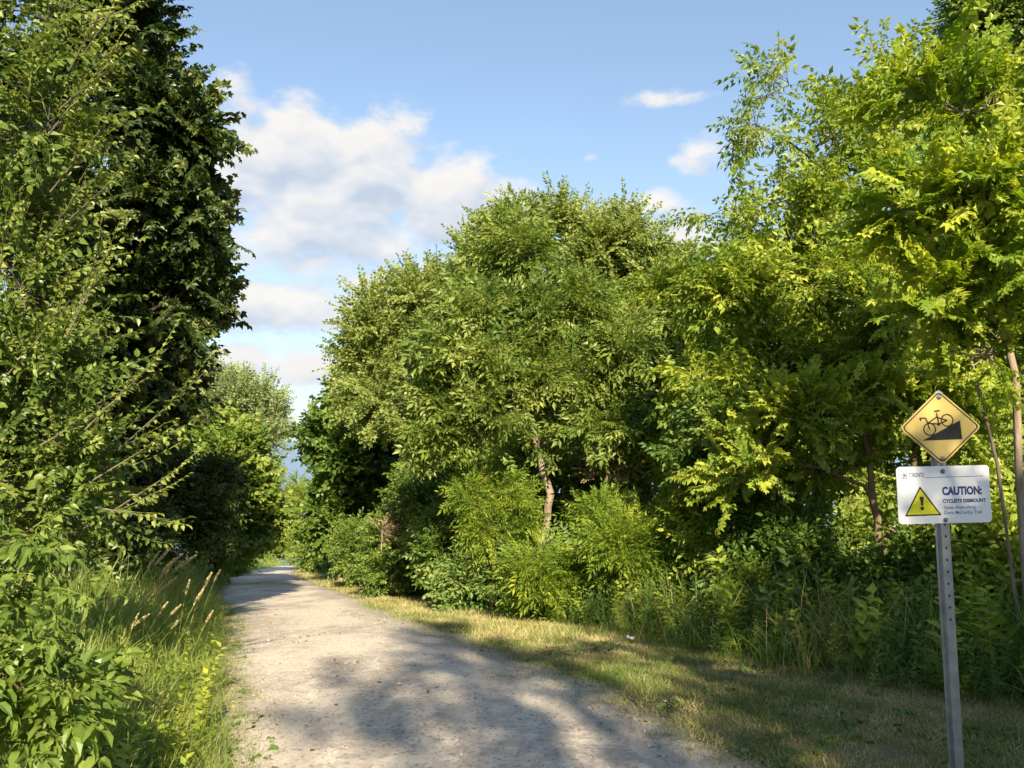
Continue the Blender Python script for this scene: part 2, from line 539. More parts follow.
def build_setting():
    # ground: one sheet, finer where the camera stands
    def spread(lo, hi, n, far):
        a = np.linspace(-1, 1, n)
        return a
    ys = np.concatenate([[-20000, -3000, -600, -150, -60], np.arange(-30, 70, .5), np.arange(70, 300, 5), [320, 400, 700, 1500, 4000]])
    xs = np.concatenate([[-20000, -3000, -600, -200, -90], np.arange(-50, 40, 1.0), [60, 120, 300, 1000, 5000, 20000]])
    rng = np.random.default_rng(5)
    V, F = grid(xs, ys, zg)
    m, T = new_mat('soil_and_thatch')
    tc = T.n('ShaderNodeTexCoord')
    P = tc.outputs['Object']
    n1, n2, n3 = T.noise(P, .9, 4), T.noise(P, 6, 5, .65), T.noise(P, 60, 3, .7)
    c = T.mix(T.step(n2, .35, .68), (.055, .062, .022), (.17, .135, .070))
    c = T.mix(T.step(n1, .42, .62), c, T.mix(T.step(n3, .3, .7), (.10, .085, .045), (.26, .21, .12)))
    finish(T, principled(T, c, .95, .1, bump=n3, bump_str=.8, bump_dist=.02))
    g = mesh_obj('ground', V, F, m, smooth=True)
    tag(g, kind='structure')

    # lake under the hill, out to the horizon
    V = np.array([(-60000, 240, -76), (60000, 240, -76), (60000, 60000, -76), (-60000, 60000, -76)], float)
    m, T = new_mat('lake_water')
    tc = T.n('ShaderNodeTexCoord')
    nz = T.noise(tc.outputs['Object'], .05, 4)
    finish(T, principled(T, (.12, .20, .33), .35, .3, bump=nz, bump_str=.2, bump_dist=.5))
    tag(mesh_obj('lake', V, np.array([(0, 1, 2, 3)]), m), kind='structure')

    # gravel path: its own sheet a few millimetres proud of the ground, ragged at the edges
    ys = np.concatenate([np.arange(-30, 2, .4), np.arange(2, 14, .03), np.arange(14, 72, .2)])
    us = np.concatenate([np.linspace(0, .12, 10)[:-1], np.linspace(.12, .88, 24), np.linspace(.88, 1, 10)[1:]])
    def ragged(seed, amp):
        r_ = np.random.default_rng(seed)
        return sum(amp / f ** .8 * np.sin(ys * f * 2.1 + r_.random() * 6.28 + .7 * np.sin(ys * f * .9 + r_.random() * 6)) for f in (1, 2.3, 4.1, 7.7, 13.0, 21.0))
    wl, wr = ragged(1, .05), ragged(2, .07)
    L, Rr = xl(ys) + wl - .10, xr(ys) + wr + .14
    X = L[:, None] + (Rr - L)[:, None] * us[None]
    Y = np.repeat(ys[:, None], len(us), 1)
    Z = zg(X, Y) + .006 + .03 * np.sin(np.pi * us)[None] ** .6
    V = np.stack([X, Y, Z], -1).reshape(-1, 3)
    i = (np.arange(len(ys) - 1)[:, None] * len(us) + np.arange(len(us) - 1)[None]).ravel()
    F = np.stack([i, i + 1, i + len(us) + 1, i + len(us)], -1)
    m, T = new_mat('path_gravel')
    tc = T.n('ShaderNodeTexCoord')
    P = tc.outputs['Object']
    mp = T.n('ShaderNodeMapping')
    mp.inputs['Rotation'].default_value = (0, 0, R(-20))
    mp.inputs['Scale'].default_value = (1, .35, 1)
    T.put(mp.inputs[0], P)
    big, mid = T.noise(mp.outputs[0], 1.3, 5, .6), T.noise(P, 7, 6, .65)
    fine, grit = T.noise(P, 90, 4, .7), T.noise(P, 260, 2, .6)
    vor = T.n('ShaderNodeTexVoronoi')
    vor.inputs['Scale'].default_value = 55
    T.put(vor.inputs['Vector'], P)
    stone = vor.outputs['Color']
    sepc = T.n('ShaderNodeSeparateColor')
    T.put(sepc.inputs[0], stone)
    base = T.mix(T.step(big, .38, .62), (.38, .335, .29), (.66, .57, .475))
    base = T.mix(T.m('MULTIPLY', T.step(mid, .45, .66), .75), base, (.70, .61, .51))
    base = T.mix(T.m('MULTIPLY', T.step(fine, .52, .72), .6), base, (.26, .225, .195))
    base = T.mix(T.m('MULTIPLY', T.step(sepc.outputs[0], .80, .95), .55), base, (.56, .50, .43))
    base = T.mix(T.m('MULTIPLY', T.step(sepc.outputs[1], .80, .95), .5), base, (.13, .12, .11))
    ac = T.n('ShaderNodeAttribute', attribute_name='across').outputs['Fac']    # loose grey gravel thrown to the sides, two worn tracks between
    side = T.step(T.m('ADD', T.m('ABSOLUTE', T.m('SUBTRACT', ac, .47)), T.m('MULTIPLY', T.m('SUBTRACT', mid, .5), .35)), .24, .44)
    base = T.mix(T.m('MULTIPLY', side, .55), base, T.mix(T.step(fine, .4, .65), (.37, .33, .295), (.19, .17, .155)))
    track = T.m('MULTIPLY', T.step(T.m('ABSOLUTE', T.m('SUBTRACT', T.m('ABSOLUTE', T.m('SUBTRACT', ac, .47)), .17)), .07, .0), T.step(mid, .35, .6))
    base = T.mix(T.m('MULTIPLY', track, .45), base, (.64, .555, .46))
    ed = T.n('ShaderNodeAttribute', attribute_name='tone').outputs['Fac']     # metres in from the edge: soil creeps over the gravel there
    soil = T.mix(T.step(fine, .35, .65), (.10, .085, .05), (.27, .225, .15))
    dirt = T.step(T.m('ADD', ed, T.m('ADD', T.m('MULTIPLY', T.m('SUBTRACT', mid, .5), -.9), T.m('MULTIPLY', T.m('SUBTRACT', fine, .5), -.3))), .30, .02)
    base = T.mix(T.m('MULTIPLY', dirt, .9), base, soil)
    h = T.m('ADD', T.m('MULTIPLY', fine, .7), T.m('ADD', T.m('MULTIPLY', grit, .4), T.m('MULTIPLY', mid, 1.2)))
    finish(T, principled(T, base, .93, .15, bump=h, bump_str=.5, bump_dist=.02))
    wid = (Rr - L)[:, None] * np.minimum(us, 1 - us)[None]
    gp = mesh_obj('gravel_path', V, F, m, smooth=True, tone=wid.ravel())
    a_ = gp.data.attributes.new('across', 'FLOAT', 'POINT')
    a_.data.foreach_set('value', np.repeat(us[None], len(ys), 0).astype(np.float32).ravel())
    tag(gp, kind='structure')

    # loose stones
    n = 15000
    y = 3.3 + 9 * rng.random(n) ** 1.6
    edge = rng.random(n)
    t = np.where(edge < .45, rng.random(n), np.where(edge < .85, 1 + rng.normal(0, .06, n), rng.normal(0, .03, n)))
    x = xl(y) + (xr(y) - xl(y)) * t
    s = .003 + .007 * rng.random(n) ** 3 + .009 * (rng.random(n) < .012)
    octV = np.array([(1, 0, 0), (-1, 0, 0), (0, 1, 0), (0, -1, 0), (0, 0, .7), (0, 0, -.7)], float)
    octT = np.array([(0, 2, 4), (2, 1, 4), (1, 3, 4), (3, 0, 4), (2, 0, 5), (1, 2, 5), (3, 1, 5), (0, 3, 5)])
    V = octV[None] * s[:, None, None] * rng.uniform(.6, 1.3, (n, 1, 3)) + rng.normal(0, .15, (n, 6, 3)) * s[:, None, None]
    a = rng.random(n) * 6.28
    V = np.stack([V[..., 0] * np.cos(a)[:, None] - V[..., 1] * np.sin(a)[:, None], V[..., 0] * np.sin(a)[:, None] + V[..., 1] * np.cos(a)[:, None], V[..., 2]], -1)
    V += np.stack([x, y, zg(x, y) + .006 + .03 * np.sin(np.pi * np.clip(t, 0, 1)) ** .6 + s * .25], -1)[:, None]
    Tt = (octT[None] + (np.arange(n) * 6)[:, None, None]).reshape(-1, 3)
    m, T = new_mat('loose_stone')
    at_ = T.n('ShaderNodeAttribute', attribute_name='tone')
    finish(T, principled(T, T.ramp(at_.outputs['Fac'], [(0, (.17, .15, .13)), (.6, (.36, .31, .26)), (1, (.50, .435, .37))]), .9, .2))
    tag(mesh_obj('loose_gravel', V.reshape(-1, 3), Tt, m, tone=np.repeat(rng.random(n), 6)), kind='stuff',
        label='loose pale stones strewn over the path and along its edges', cat='gravel')


build_setting()


# ------------------------------------------------------------------ trees and shrubs
def tubes(P, Q, r0, r1, sides=5):
    """separate tapered tubes from P to Q"""
    n = len(P)
    d = norm(Q - P)
    ref = np.where(np.abs(d[:, 2:3]) > .9, np.array([[1., 0, 0]]), np.array([[0, 0, 1.]]))
    s = norm(np.cross(d, ref))
    u = np.cross(d, s)
    a = np.arange(sides) * 2 * np.pi / sides
    ring = s[:, None] * np.cos(a)[None, :, None] + u[:, None] * np.sin(a)[None, :, None]
    A = P[:, None] + ring * r0[:, None, None]
    B = Q[:, None] + ring * r1[:, None, None]
    V = np.concatenate([A, B], 1).reshape(-1, 3)
    i = np.arange(sides)
    f = np.stack([i, (i + 1) % sides, (i + 1) % sides + sides, i + sides], -1)
    F = (f[None] + (np.arange(n) * 2 * sides)[:, None, None]).reshape(-1, 4)
    return V, F


class Skeleton:
    def __init__(s, trunk):
        s.p = [np.array(q, float) for q in trunk]
        s.par = [-1] + list(range(len(trunk) - 1))
        s.nt = len(trunk)

    def reach(s, rng, P, low, seg=.28, lift=.35):
        A = np.array(s.p)
        d = np.linalg.norm(A - P, axis=1)
        over = np.maximum(0, A[:, 2] - P[2] + .35 * np.linalg.norm((A - P)[:, :2], axis=1))   # limbs leave the stem below what they carry
        cost = d + 1.1 * over
        cost[:low] += 50
        q = int(np.argmin(cost))
        p0 = A[q]
        D = np.linalg.norm(P - p0)
        n = max(2, int(round(D / seg)))
        tang = (p0 - A[s.par[q]]) if s.par[q] >= 0 else np.array((0, 0, 1.))
        tang = tang / max(1e-6, np.linalg.norm(tang))
        c = p0 + (tang * .3 + np.array((0, 0, lift))) * D * .5
        last = q
        for k in range(1, n + 1):
            t = k / n
            pt = p0 * (1 - t) ** 2 + c * 2 * t * (1 - t) + P * t * t
            if k < n: pt = pt + rng.normal(0, .035 * D * t * (1 - t) * 2 + .008, 3)
            s.p.append(pt); s.par.append(last); last = len(s.p) - 1
        return last

    def radii(s, tip, base):
        n = len(s.p)
        acc = np.zeros(n)
        haschild = np.zeros(n, bool)
        e = 2.3
        for i in range(n - 1, -1, -1):
            if not haschild[i]: acc[i] = 1.0
            if s.par[i] >= 0:
                acc[s.par[i]] += acc[i]; haschild[s.par[i]] = True
        r = acc ** (1 / e)
        g = math.log(base / tip) / max(.2, math.log(r[0]))
        return tip * r ** g


def sample_lump(rng, c, rad, n, shell, boughs=True):
    """points for twig ends inside an ellipsoid: in rows along boughs that run outward and up, or in plain clusters"""
    if boughs:
        k = max(4, n // 8)
        v = norm(rng.normal(size=(k, 3)) + (0, 0, .25))
        r = rng.uniform(.62, 1.12, k)
        pick = rng.integers(0, k, n)
        t = rng.uniform(.30, 1.0, n) ** .7
        q = v[pick] * (r[pick] * t)[:, None]
        q[:, 2] += .16 * t * t
        q += rng.normal(0, .085, (n, 3)) * (.6 + .8 * (1 - t))[:, None]
        return c + q * rad
    k = max(2, n // 7)
    v = norm(rng.normal(size=(k, 3)))
    r = (shell + (1 - shell) * rng.random(k)) ** (1 / 2.0)
    cc = v * r[:, None] * .92
    w = rng.random(k) + .3
    pick = rng.choice(k, n, p=w / w.sum())
    q = cc[pick] + rng.normal(0, .17, (n, 3))
    L = np.linalg.norm(q, axis=1)
    return c + q / np.maximum(1, L / 1.04)[:, None] * rad


def plant(name, label, cat, group, base, trunk, lumps, sprigs, mat, bark, r_base, seed, twigs=4, tw=.55, per=3, size=1.0,
          up=.25, out=.5, low=2, tip=.004, lift=.35, shell=.35, droop_up=1.0, minr=0.0, stems=None, sides=6, shoots=None, dens=1.0, boughs=True, crown='crown', stem_name='trunk', tone=0.0):
    """One plant: an empty at the foot of the stem, with the stem and limbs as one part and the leaves as another.
    base: point on the ground; trunk: polyline offsets; lumps: (px, py, y, rx_px, rz_px, ry, n)"""
    rng = np.random.default_rng(seed)
    base = np.array(base, float)
    root = empty(name, base)
    tag(root, label, cat, group)
    sk = Skeleton([base + np.array(q, float) for q in trunk])
    for st in (stems or []):                        # further stems from the same foot
        last = 0
        for q in st:
            sk.p.append(base + np.array(q, float)); sk.par.append(last); last = len(sk.p) - 1
    tg, cen = [], []
    for L in lumps:
        if len(L) == 7:
            px, py, y, rx, rz, ry, n = L
            c = at(px, py, y)
            rad = np.array((rx / FPX * y, ry, rz / FPX * y))
        else:
            c, rad, n = base + np.array(L[0]), np.array(L[1], float), L[2]
        rad = np.maximum(rad - tw * 1.0, rad * .45)
        q = sample_lump(rng, c, rad, max(2, int(n * dens)), shell, boughs)
        q = q[q[:, 2] > zg(q[:, 0], q[:, 1]) + .12]
        tg.append(q); cen.append(np.repeat(c[None], len(q), 0))
    tg, cen = np.concatenate(tg), np.concatenate(cen)
    A = np.array(sk.p)
    order = np.argsort(np.min(np.linalg.norm(tg[:, None] - A[None], axis=2), axis=1) + rng.normal(0, .4, len(tg)))
    # a few far targets first: these make the limbs
    first = rng.choice(len(tg), min(len(tg), 6 + len(tg) // 25), replace=False)
    order = np.concatenate([first, order[~np.isin(order, first)]])
    ends = []
    for i in order:
        a0 = len(sk.p)
        e = sk.reach(rng, tg[i], low, lift=lift)
        ends.append((a0, e, i))
    P = np.array(sk.p); par = np.array(sk.par)
    tp, tq = [], []
    pos, axs, sz, ows, tn = [], [], [], [], []
    for a0, e, i in ends:
        ids = np.arange(max(a0, e - 5), e + 1)
        tan = norm(P[e] - P[par[e]])
        ow = norm(P[e] - cen[i])
        bt = rng.normal(0, .10)
        if rng.random() < .035:                     # a bare, dead end
            d = norm(tan + rng.normal(0, .35, 3) + ow * .5)
            tp.append(P[e]); tq.append(P[e] + d * tw * 1.2)
            continue
        for k in range(twigs):
            j = ids[rng.integers(0, len(ids))] if k else e
            d = norm(tan * .55 + rng.normal(0, .6, 3) + ow * out + np.array((0, 0, up)))
            Lg = tw * rng.uniform(.5, 1.15)
            p, q = P[j], P[j] + d * Lg
            tp.append(p); tq.append(q)
            for m_ in range(per):
                f = (m_ + 1) / per
                pos.append(p + d * Lg * f)
                axs.append(norm(d * (.5 + .7 * f) + rng.normal(0, .55 * (1.25 - f), 3) + ow * out * .5))
                sz.append(float(np.clip(rng.lognormal(-.08, .24), .5, 1.22)))
                tn.append(bt)
                ows.append(ow)
    pos, axs, sz = np.array(pos), np.array(axs), np.array(sz) * size
    upv = norm(np.array((0, 0, droop_up)) + .75 * np.array(ows) + rng.normal(0, .33, (len(pos), 3)))
    fr = frame(axs, upv, rng.normal(0, .45, len(pos)))
    bag = Bag()
    bag.scatter(rng, sprigs, pos, fr, sz, .45 + tone + np.array(tn) + rng.normal(0, .12, len(pos)))
    sh_p, sh_q = [], []
    if shoots is not None:                          # long upright shoots standing out of the crown
        stp, ends2 = shoots
        for (x0, y0, x1, y1, yy) in ends2:
            p, q = at(x0, y0, yy), at(x1, y1, yy - .1)
            Lg = np.linalg.norm(q - p)
            k = max(2, int(round(Lg / .2)))
            f = np.arange(k) / k
            pp = p + (q - p) * f[:, None]
            aa = np.repeat(norm(q - p)[None], k, 0) + rng.normal(0, .08, (k, 3))
            uu = np.array((0, 0, 1.)) + rng.normal(0, .3, (k, 3))
            bag.scatter(rng, stp, pp, frame(aa, uu), np.full(k, size * .78), .62 + .25 * f)
            sh_p.append(p - (q - p) * .25); sh_q.append(q)
    # wood
    r = sk.radii(tip, r_base)
    keep = (par >= 0) & (r >= minr)
    I = np.nonzero(keep)[0]
    r0 = np.minimum(r[par[I]], r[I] * 1.35)
    r0 = np.where(par[I] < sk.nt, np.where(I < sk.nt, r[par[I]], r0), r0)
    V, F = tubes(P[par[I]], P[I] + (P[I] - P[par[I]]) * .04, r0, r[I], sides)
    if minr < .004:
        V2, F2 = tubes(np.array(tp), np.array(tq), np.full(len(tp), tip * .9), np.full(len(tp), tip * .45), 3)
        F = np.concatenate([F, F2 + len(V)]); V = np.concatenate([V, V2])
    if sh_p:
        V2, F2 = tubes(np.array(sh_p), np.array(sh_q), np.full(len(sh_p), .006), np.full(len(sh_p), .002), 5)
        if F2.shape[1] == F.shape[1]:
            F = np.concatenate([F, F2 + len(V)]); V = np.concatenate([V, V2])
    # flare at the foot
    h = V[:, 2] - base[2]
    fl = np.exp(-np.maximum(h, 0) / max(.05, r_base * 2.2)) * .55
    d = V[:, :2] - base[:2]
    near = np.linalg.norm(d, axis=1) < r_base * 1.6
    V[:, :2] += np.where(near[:, None], d * fl[:, None], 0)
    t = mesh_obj(stem_name, V - base, F, bark, root, smooth=True)
    bag.V = [v - base for v in bag.V]
    c = bag.build(crown, mat, root)
    return root


def foot(px, y, sink=.05):
    x = (px - 512) / FPX * y
    x = x  # the foot stands on the ground
    return np.array((x, y, float(zg(x, y)) - sink))


def line(pts, n=9, wob=.03, seed=0):
    """a smooth stem through the given offsets"""
    rng = np.random.default_rng(seed)
    pts = np.array(pts, float)
    t = np.linspace(0, len(pts) - 1, n)
    q = np.stack([np.interp(t, np.arange(len(pts)), pts[:, k]) for k in range(3)], -1)
    q[1:, :2] += rng.normal(0, wob, (n - 1, 2))
    return q


def copy_plant(root, loc, rz, sc, label, group=None, name=None):
    c = root.copy()
    if name: c.name = name
    COL.objects.link(c)
    c.location = loc
    c.rotation_euler = (0, 0, rz)
    c.scale = (sc, sc, sc)
    c['label'] = label
    if group: c['group'] = group
    for ch in root.children:
        d = ch.copy(); COL.objects.link(d); d.parent = c
    return c


G_WOOD = 'trees and shrubs along the path'
G_BACK = 'trees standing behind the first row'
G_SHADE = 'trees behind the viewer whose shade falls on the path'


def build_plants():
    # ---------------- left side
    b = np.array((-6.2, 10.2, float(zg(-6.2, 10.2)) - .05))
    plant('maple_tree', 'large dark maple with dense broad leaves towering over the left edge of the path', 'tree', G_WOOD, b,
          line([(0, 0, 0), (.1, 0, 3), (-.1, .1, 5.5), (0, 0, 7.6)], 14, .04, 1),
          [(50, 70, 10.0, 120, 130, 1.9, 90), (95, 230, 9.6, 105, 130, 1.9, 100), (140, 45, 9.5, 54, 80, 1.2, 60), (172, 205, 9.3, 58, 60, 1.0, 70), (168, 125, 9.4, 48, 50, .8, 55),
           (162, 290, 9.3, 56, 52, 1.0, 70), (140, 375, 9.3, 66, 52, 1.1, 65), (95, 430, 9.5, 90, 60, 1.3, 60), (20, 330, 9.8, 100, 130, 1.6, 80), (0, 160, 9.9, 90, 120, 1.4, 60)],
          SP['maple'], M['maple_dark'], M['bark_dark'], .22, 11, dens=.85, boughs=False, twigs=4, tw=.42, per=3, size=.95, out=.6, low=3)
    b = np.array((-3.75, 4.9, float(zg(-3.75, 4.9)) - .05))
    plant('pear_tree', 'small pear tree with light green leaves and upright shoots in the near left foreground', 'tree', G_WOOD, b,
          line([(0, 0, 0), (.1, -.1, 1.2), (.25, -.2, 2.6), (.3, -.2, 4.2)], 11, .03, 2),
          [(10, 95, 4.7, 60, 60, .6, 30), (36, 130, 4.6, 46, 44, .4, 20), (5, 205, 4.7, 60, 60, .6, 36), (12, 290, 4.6, 56, 44, .5, 28), (15, 385, 4.5, 80, 60, .6, 46), (48, 390, 4.5, 44, 45, .5, 22),
           (66, 492, 4.6, 50, 36, .45, 28), (5, 490, 4.5, 66, 50, .5, 38), (88, 455, 4.6, 42, 34, .4, 16), (-70, 300, 5, 70, 260, .6, 40), (35, 15, 4.9, 55, 55, .5, 20), (-40, -40, 5, 80, 70, .8, 30), (70, 545, 4.9, 50, 26, .5, 16)],
          SP['pear'] + SP['pear_shoot'][:2], M['pear'], M['bark_grey'], .08, 12, dens=.43, twigs=4, tw=.26, per=3, size=.9, up=.3, out=.5, low=3, tip=.003, lift=.3,
          shoots=(SP['pear_shoot'], [(70, 330, 112, 245, 4.4), (85, 290, 104, 232, 4.5), (100, 415, 168, 348, 4.3), (135, 435, 205, 372, 4.4), (95, 405, 150, 378, 4.4), (60, 120, 118, 45, 4.5), (70, 100, 112, 62, 4.4), (80, 210, 122, 172, 4.4), (75, 60, 100, 15, 4.5),
                                     (110, 470, 185, 425, 4.4), (130, 500, 192, 460, 4.5), (90, 525, 165, 488, 4.4), (60, 180, 100, 130, 4.4), (40, 250, 85, 180, 4.5), (110, 510, 170, 520, 4.3), (50, 440, 120, 400, 4.2), (20, 360, 70, 300, 4.2), (90, 45, 115, 8, 4.6), (100, 20, 165, -5, 4.7)]))
    # tall shoots of the pear are in their own sprigs; a second plant of the same kind stands further back
    b = foot(-55, 3.3)
    plant('broad_leaved_sapling', 'young sapling with big drooping pale green leaves at the lower left corner', 'sapling', G_WOOD, b,
          line([(0, 0, 0), (.05, 0, .6), (.15, -.02, 1.15)], 6, .02, 3),
          [(-6, 545, 2.9, 30, 30, .2, 7), (22, 585, 2.9, 46, 26, .22, 9), (5, 670, 2.8, 50, 46, .3, 20), (36, 668, 2.8, 40, 30, .25, 8), (20, 740, 2.7, 60, 44, .28, 24), (48, 740, 2.8, 40, 34, .22, 10), (-40, 640, 2.9, 60, 90, .3, 20)],
          SP['broad'], M['broad'], M['bark_brown'], .009, 13, dens=.62, twigs=2, tw=.10, per=2, size=.85, up=.3, out=.4, low=1, tip=.003)
    b = foot(150, 12.2)
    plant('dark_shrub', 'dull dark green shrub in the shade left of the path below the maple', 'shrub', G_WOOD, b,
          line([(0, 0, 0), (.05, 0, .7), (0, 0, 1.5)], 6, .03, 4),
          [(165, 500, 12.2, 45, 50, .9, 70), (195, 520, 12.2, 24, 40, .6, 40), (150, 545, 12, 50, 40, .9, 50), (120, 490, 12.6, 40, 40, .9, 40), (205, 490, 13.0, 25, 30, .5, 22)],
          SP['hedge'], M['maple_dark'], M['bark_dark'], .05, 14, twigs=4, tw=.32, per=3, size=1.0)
    b = foot(218, 23)
    plant('rounded_tree', 'rounded leafy tree with layered boughs beside the far left of the path', 'tree', G_WOOD, b,
          line([(0, 0, 0), (.1, 0, 1.5), (0, 0, 4.5)], 8, .05, 5),
          [(215, 455, 23, 48, 35, 1.6, 110), (234, 480, 22.5, 40, 40, 1.5, 100), (205, 500, 23, 50, 40, 1.6, 90), (255, 520, 22.8, 26, 34, 1.2, 60), (185, 450, 23.5, 40, 50, 1.5, 60), (225, 545, 22.8, 40, 22, 1.1, 40)],
          SP['maple_far'], M['hedge'], M['bark_brown'], .12, 15, twigs=4, tw=.5, per=3, size=1.15, minr=.006, sides=4, tone=.12)
    b = foot(215, 33)
    plant('poplar_tree', 'silvery green poplar with loose upright twigs rising behind the rounded tree', 'tree', G_WOOD, b,
          line([(0, 0, 0), (.1, 0, 3), (0, 0, 8), (.2, 0, 10)], 10, .06, 6),
          [(208, 412, 33, 42, 42, 1.8, 110), (234, 425, 33, 36, 46, 1.4, 100), (200, 440, 33, 40, 50, 1.8, 60), (262, 400, 33, 24, 34, .8, 10), (230, 480, 33, 50, 50, 1.8, 60), (270, 422, 33, 12, 20, .6, 14), (262, 440, 33, 18, 18, .8, 24)],
          SP['poplar'], M['poplar'], M['bark_pale'], .16, 16, twigs=4, tw=.6, per=3, size=1.15, up=.7, minr=.008, sides=4)
    for k, (px, py, y, rx, rz, n, lb) in enumerate([
            (278, 520, 66, 34, 62, 190, 'pale green bush closing the far end of the path on the left side'),
            (306, 522, 58, 22, 58, 110, 'pale green bush at the path end between the two rows of trees'),
            (322, 545, 35, 18, 26, 70, 'low dense bush under the shady maple where the path bends out of sight'),
            (292, 545, 77, 22, 26, 60, 'bush straight behind the vanishing end of the path'),
            (226, 552, 31, 24, 24, 70, 'low bush in the grass left of where the path disappears'),
            (240, 545, 35, 16, 26, 70, 'shaded low bush at the foot of the rounded tree by the path')]):
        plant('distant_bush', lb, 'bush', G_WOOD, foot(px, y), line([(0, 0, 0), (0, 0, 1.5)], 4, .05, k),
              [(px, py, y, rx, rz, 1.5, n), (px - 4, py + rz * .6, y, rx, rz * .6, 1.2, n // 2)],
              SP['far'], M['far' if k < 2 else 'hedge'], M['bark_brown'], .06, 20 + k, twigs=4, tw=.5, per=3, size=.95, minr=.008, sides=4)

    # ---------------- right side, far to near
    b = foot(345, 25)
    plant('shady_maple', 'dark green spreading tree over the far right bend of the path', 'tree', G_WOOD, b,
          line([(0, 0, 0), (.2, 0, 2), (.1, 0, 5), (.2, 0, 7.5)], 10, .07, 7),
          [(360, 405, 25, 38, 46, 1.8, 110), (348, 465, 24.5, 36, 44, 1.6, 110), (375, 450, 25, 50, 60, 1.9, 140), (338, 515, 24.5, 34, 40, 1.5, 80), (370, 530, 25, 45, 40, 1.6, 80), (420, 440, 25.5, 50, 60, 1.8, 80), (328, 445, 24.5, 22, 18, .8, 22)],
          SP['maple_far'], M['hedge'], M['bark_pale'], .15, 31, twigs=4, tw=.6, per=3, size=1.15, minr=.006, sides=5, tone=-.08)
    b = foot(425, 20)
    plant('olive_tree_crown', 'tall olive green tree with airy crown left of the centre ash', 'tree', G_WOOD, b,
          line([(0, 0, 0), (.1, 0, 3), (-.1, 0, 6), (.2, 0, 9)], 12, .06, 8),
          [(385, 352, 20, 50, 50, 1.6, 130), (434, 308, 20, 56, 42, 1.7, 110), (390, 390, 19.5, 60, 50, 1.7, 130), (468, 268, 20, 42, 42, 1.4, 74), (450, 330, 20, 60, 70, 1.6, 110), (366, 362, 20, 26, 30, 1.0, 40), (370, 325, 20, 20, 18, .6, 12), (408, 296, 20, 24, 20, .7, 14), (378, 310, 20, 22, 22, .8, 16), (502, 240, 20, 36, 30, 1.2, 44)],
          SP['olive'], M['olive'], M['bark_pale'], .15, 32, dens=.5, twigs=4, tw=.55, per=3, size=1.2, up=.4, minr=.005, sides=5).name = 'olive_tree'
    b = foot(610, 18.5)
    plant('olive_tree', 'tall olive green tree with airy crown right of the centre ash', 'tree', G_WOOD, b,
          line([(0, 0, 0), (.1, 0, 3), (.1, 0, 6), (.1, 0, 8.5)], 12, .06, 9),
          [(595, 262, 18.5, 58, 40, 1.5, 100), (645, 284, 18.5, 50, 46, 1.5, 110), (600, 300, 18.5, 70, 60, 1.6, 130), (660, 320, 18, 45, 60, 1.4, 100), (620, 390, 18, 80, 60, 1.6, 100), (575, 238, 18.5, 24, 24, .7, 14), (625, 236, 18.5, 22, 26, .6, 16), (555, 235, 18.5, 40, 30, 1.2, 50), (684, 286, 18.3, 22, 30, 1, 30)],
          SP['olive'], M['olive'], M['bark_pale'], .15, 33, dens=.5, twigs=4, tw=.5, per=3, size=1.2, up=.4, minr=.005, sides=5)
    b = foot(528, 12.2)
    plant('ash_tree', 'slender ash with drooping feathered leaves and pale crooked trunk in the centre', 'tree', G_WOOD, b,
          line([(0, 0, 0), (.05, 0, .8), (.28, -.05, 1.25), (.33, -.05, 1.8), (.18, 0, 2.4), (.05, 0, 3.4), (.1, 0, 5.0), (-.1, 0, 5.9)], 22, .02, 10),
          [(518, 268, 12.2, 36, 40, .6, 34), (495, 312, 12, 50, 42, .9, 70), (562, 318, 12.1, 55, 42, .9, 70), (480, 370, 11.8, 60, 42, 1.0, 74), (560, 380, 11.8, 60, 42, 1.0, 74), (620, 350, 12.1, 30, 40, .7, 34), (492, 425, 11.6, 36, 34, .7, 22),
           (455, 400, 11.9, 34, 40, .8, 34), (606, 425, 12, 40, 34, .8, 26), (517, 226, 12.2, 12, 14, .25, 6), (440, 440, 12, 40, 30, .8, 26)],
          SP['ash'], M['ash'], M['bark_pale'], .062, 34, dens=.56, twigs=3, tw=.36, per=3, size=1.08, up=.2, low=8, tip=.004)
    b = foot(668, 12.5)
    plant('yellowish_elder_tree', 'yellow green bushy tree between the centre ash and the tall box elder', 'tree', G_WOOD, b,
          line([(0, 0, 0), (.1, 0, 1.5), (.15, 0, 3.6)], 9, .04, 11),
          [(670, 310, 12.5, 38, 40, .9, 70), (650, 370, 12.4, 50, 50, 1.0, 90), (700, 370, 12.4, 45, 50, 1.0, 80), (660, 440, 12.3, 60, 45, 1.0, 80), (700, 300, 12.6, 24, 30, .7, 36)],
          SP['elder'], M['elder'], M['bark_brown'], .07, 35, dens=.55, twigs=3, tw=.34, per=3, size=1.0).name = 'bushy_elder_tree'
    b = foot(798, 9.6)
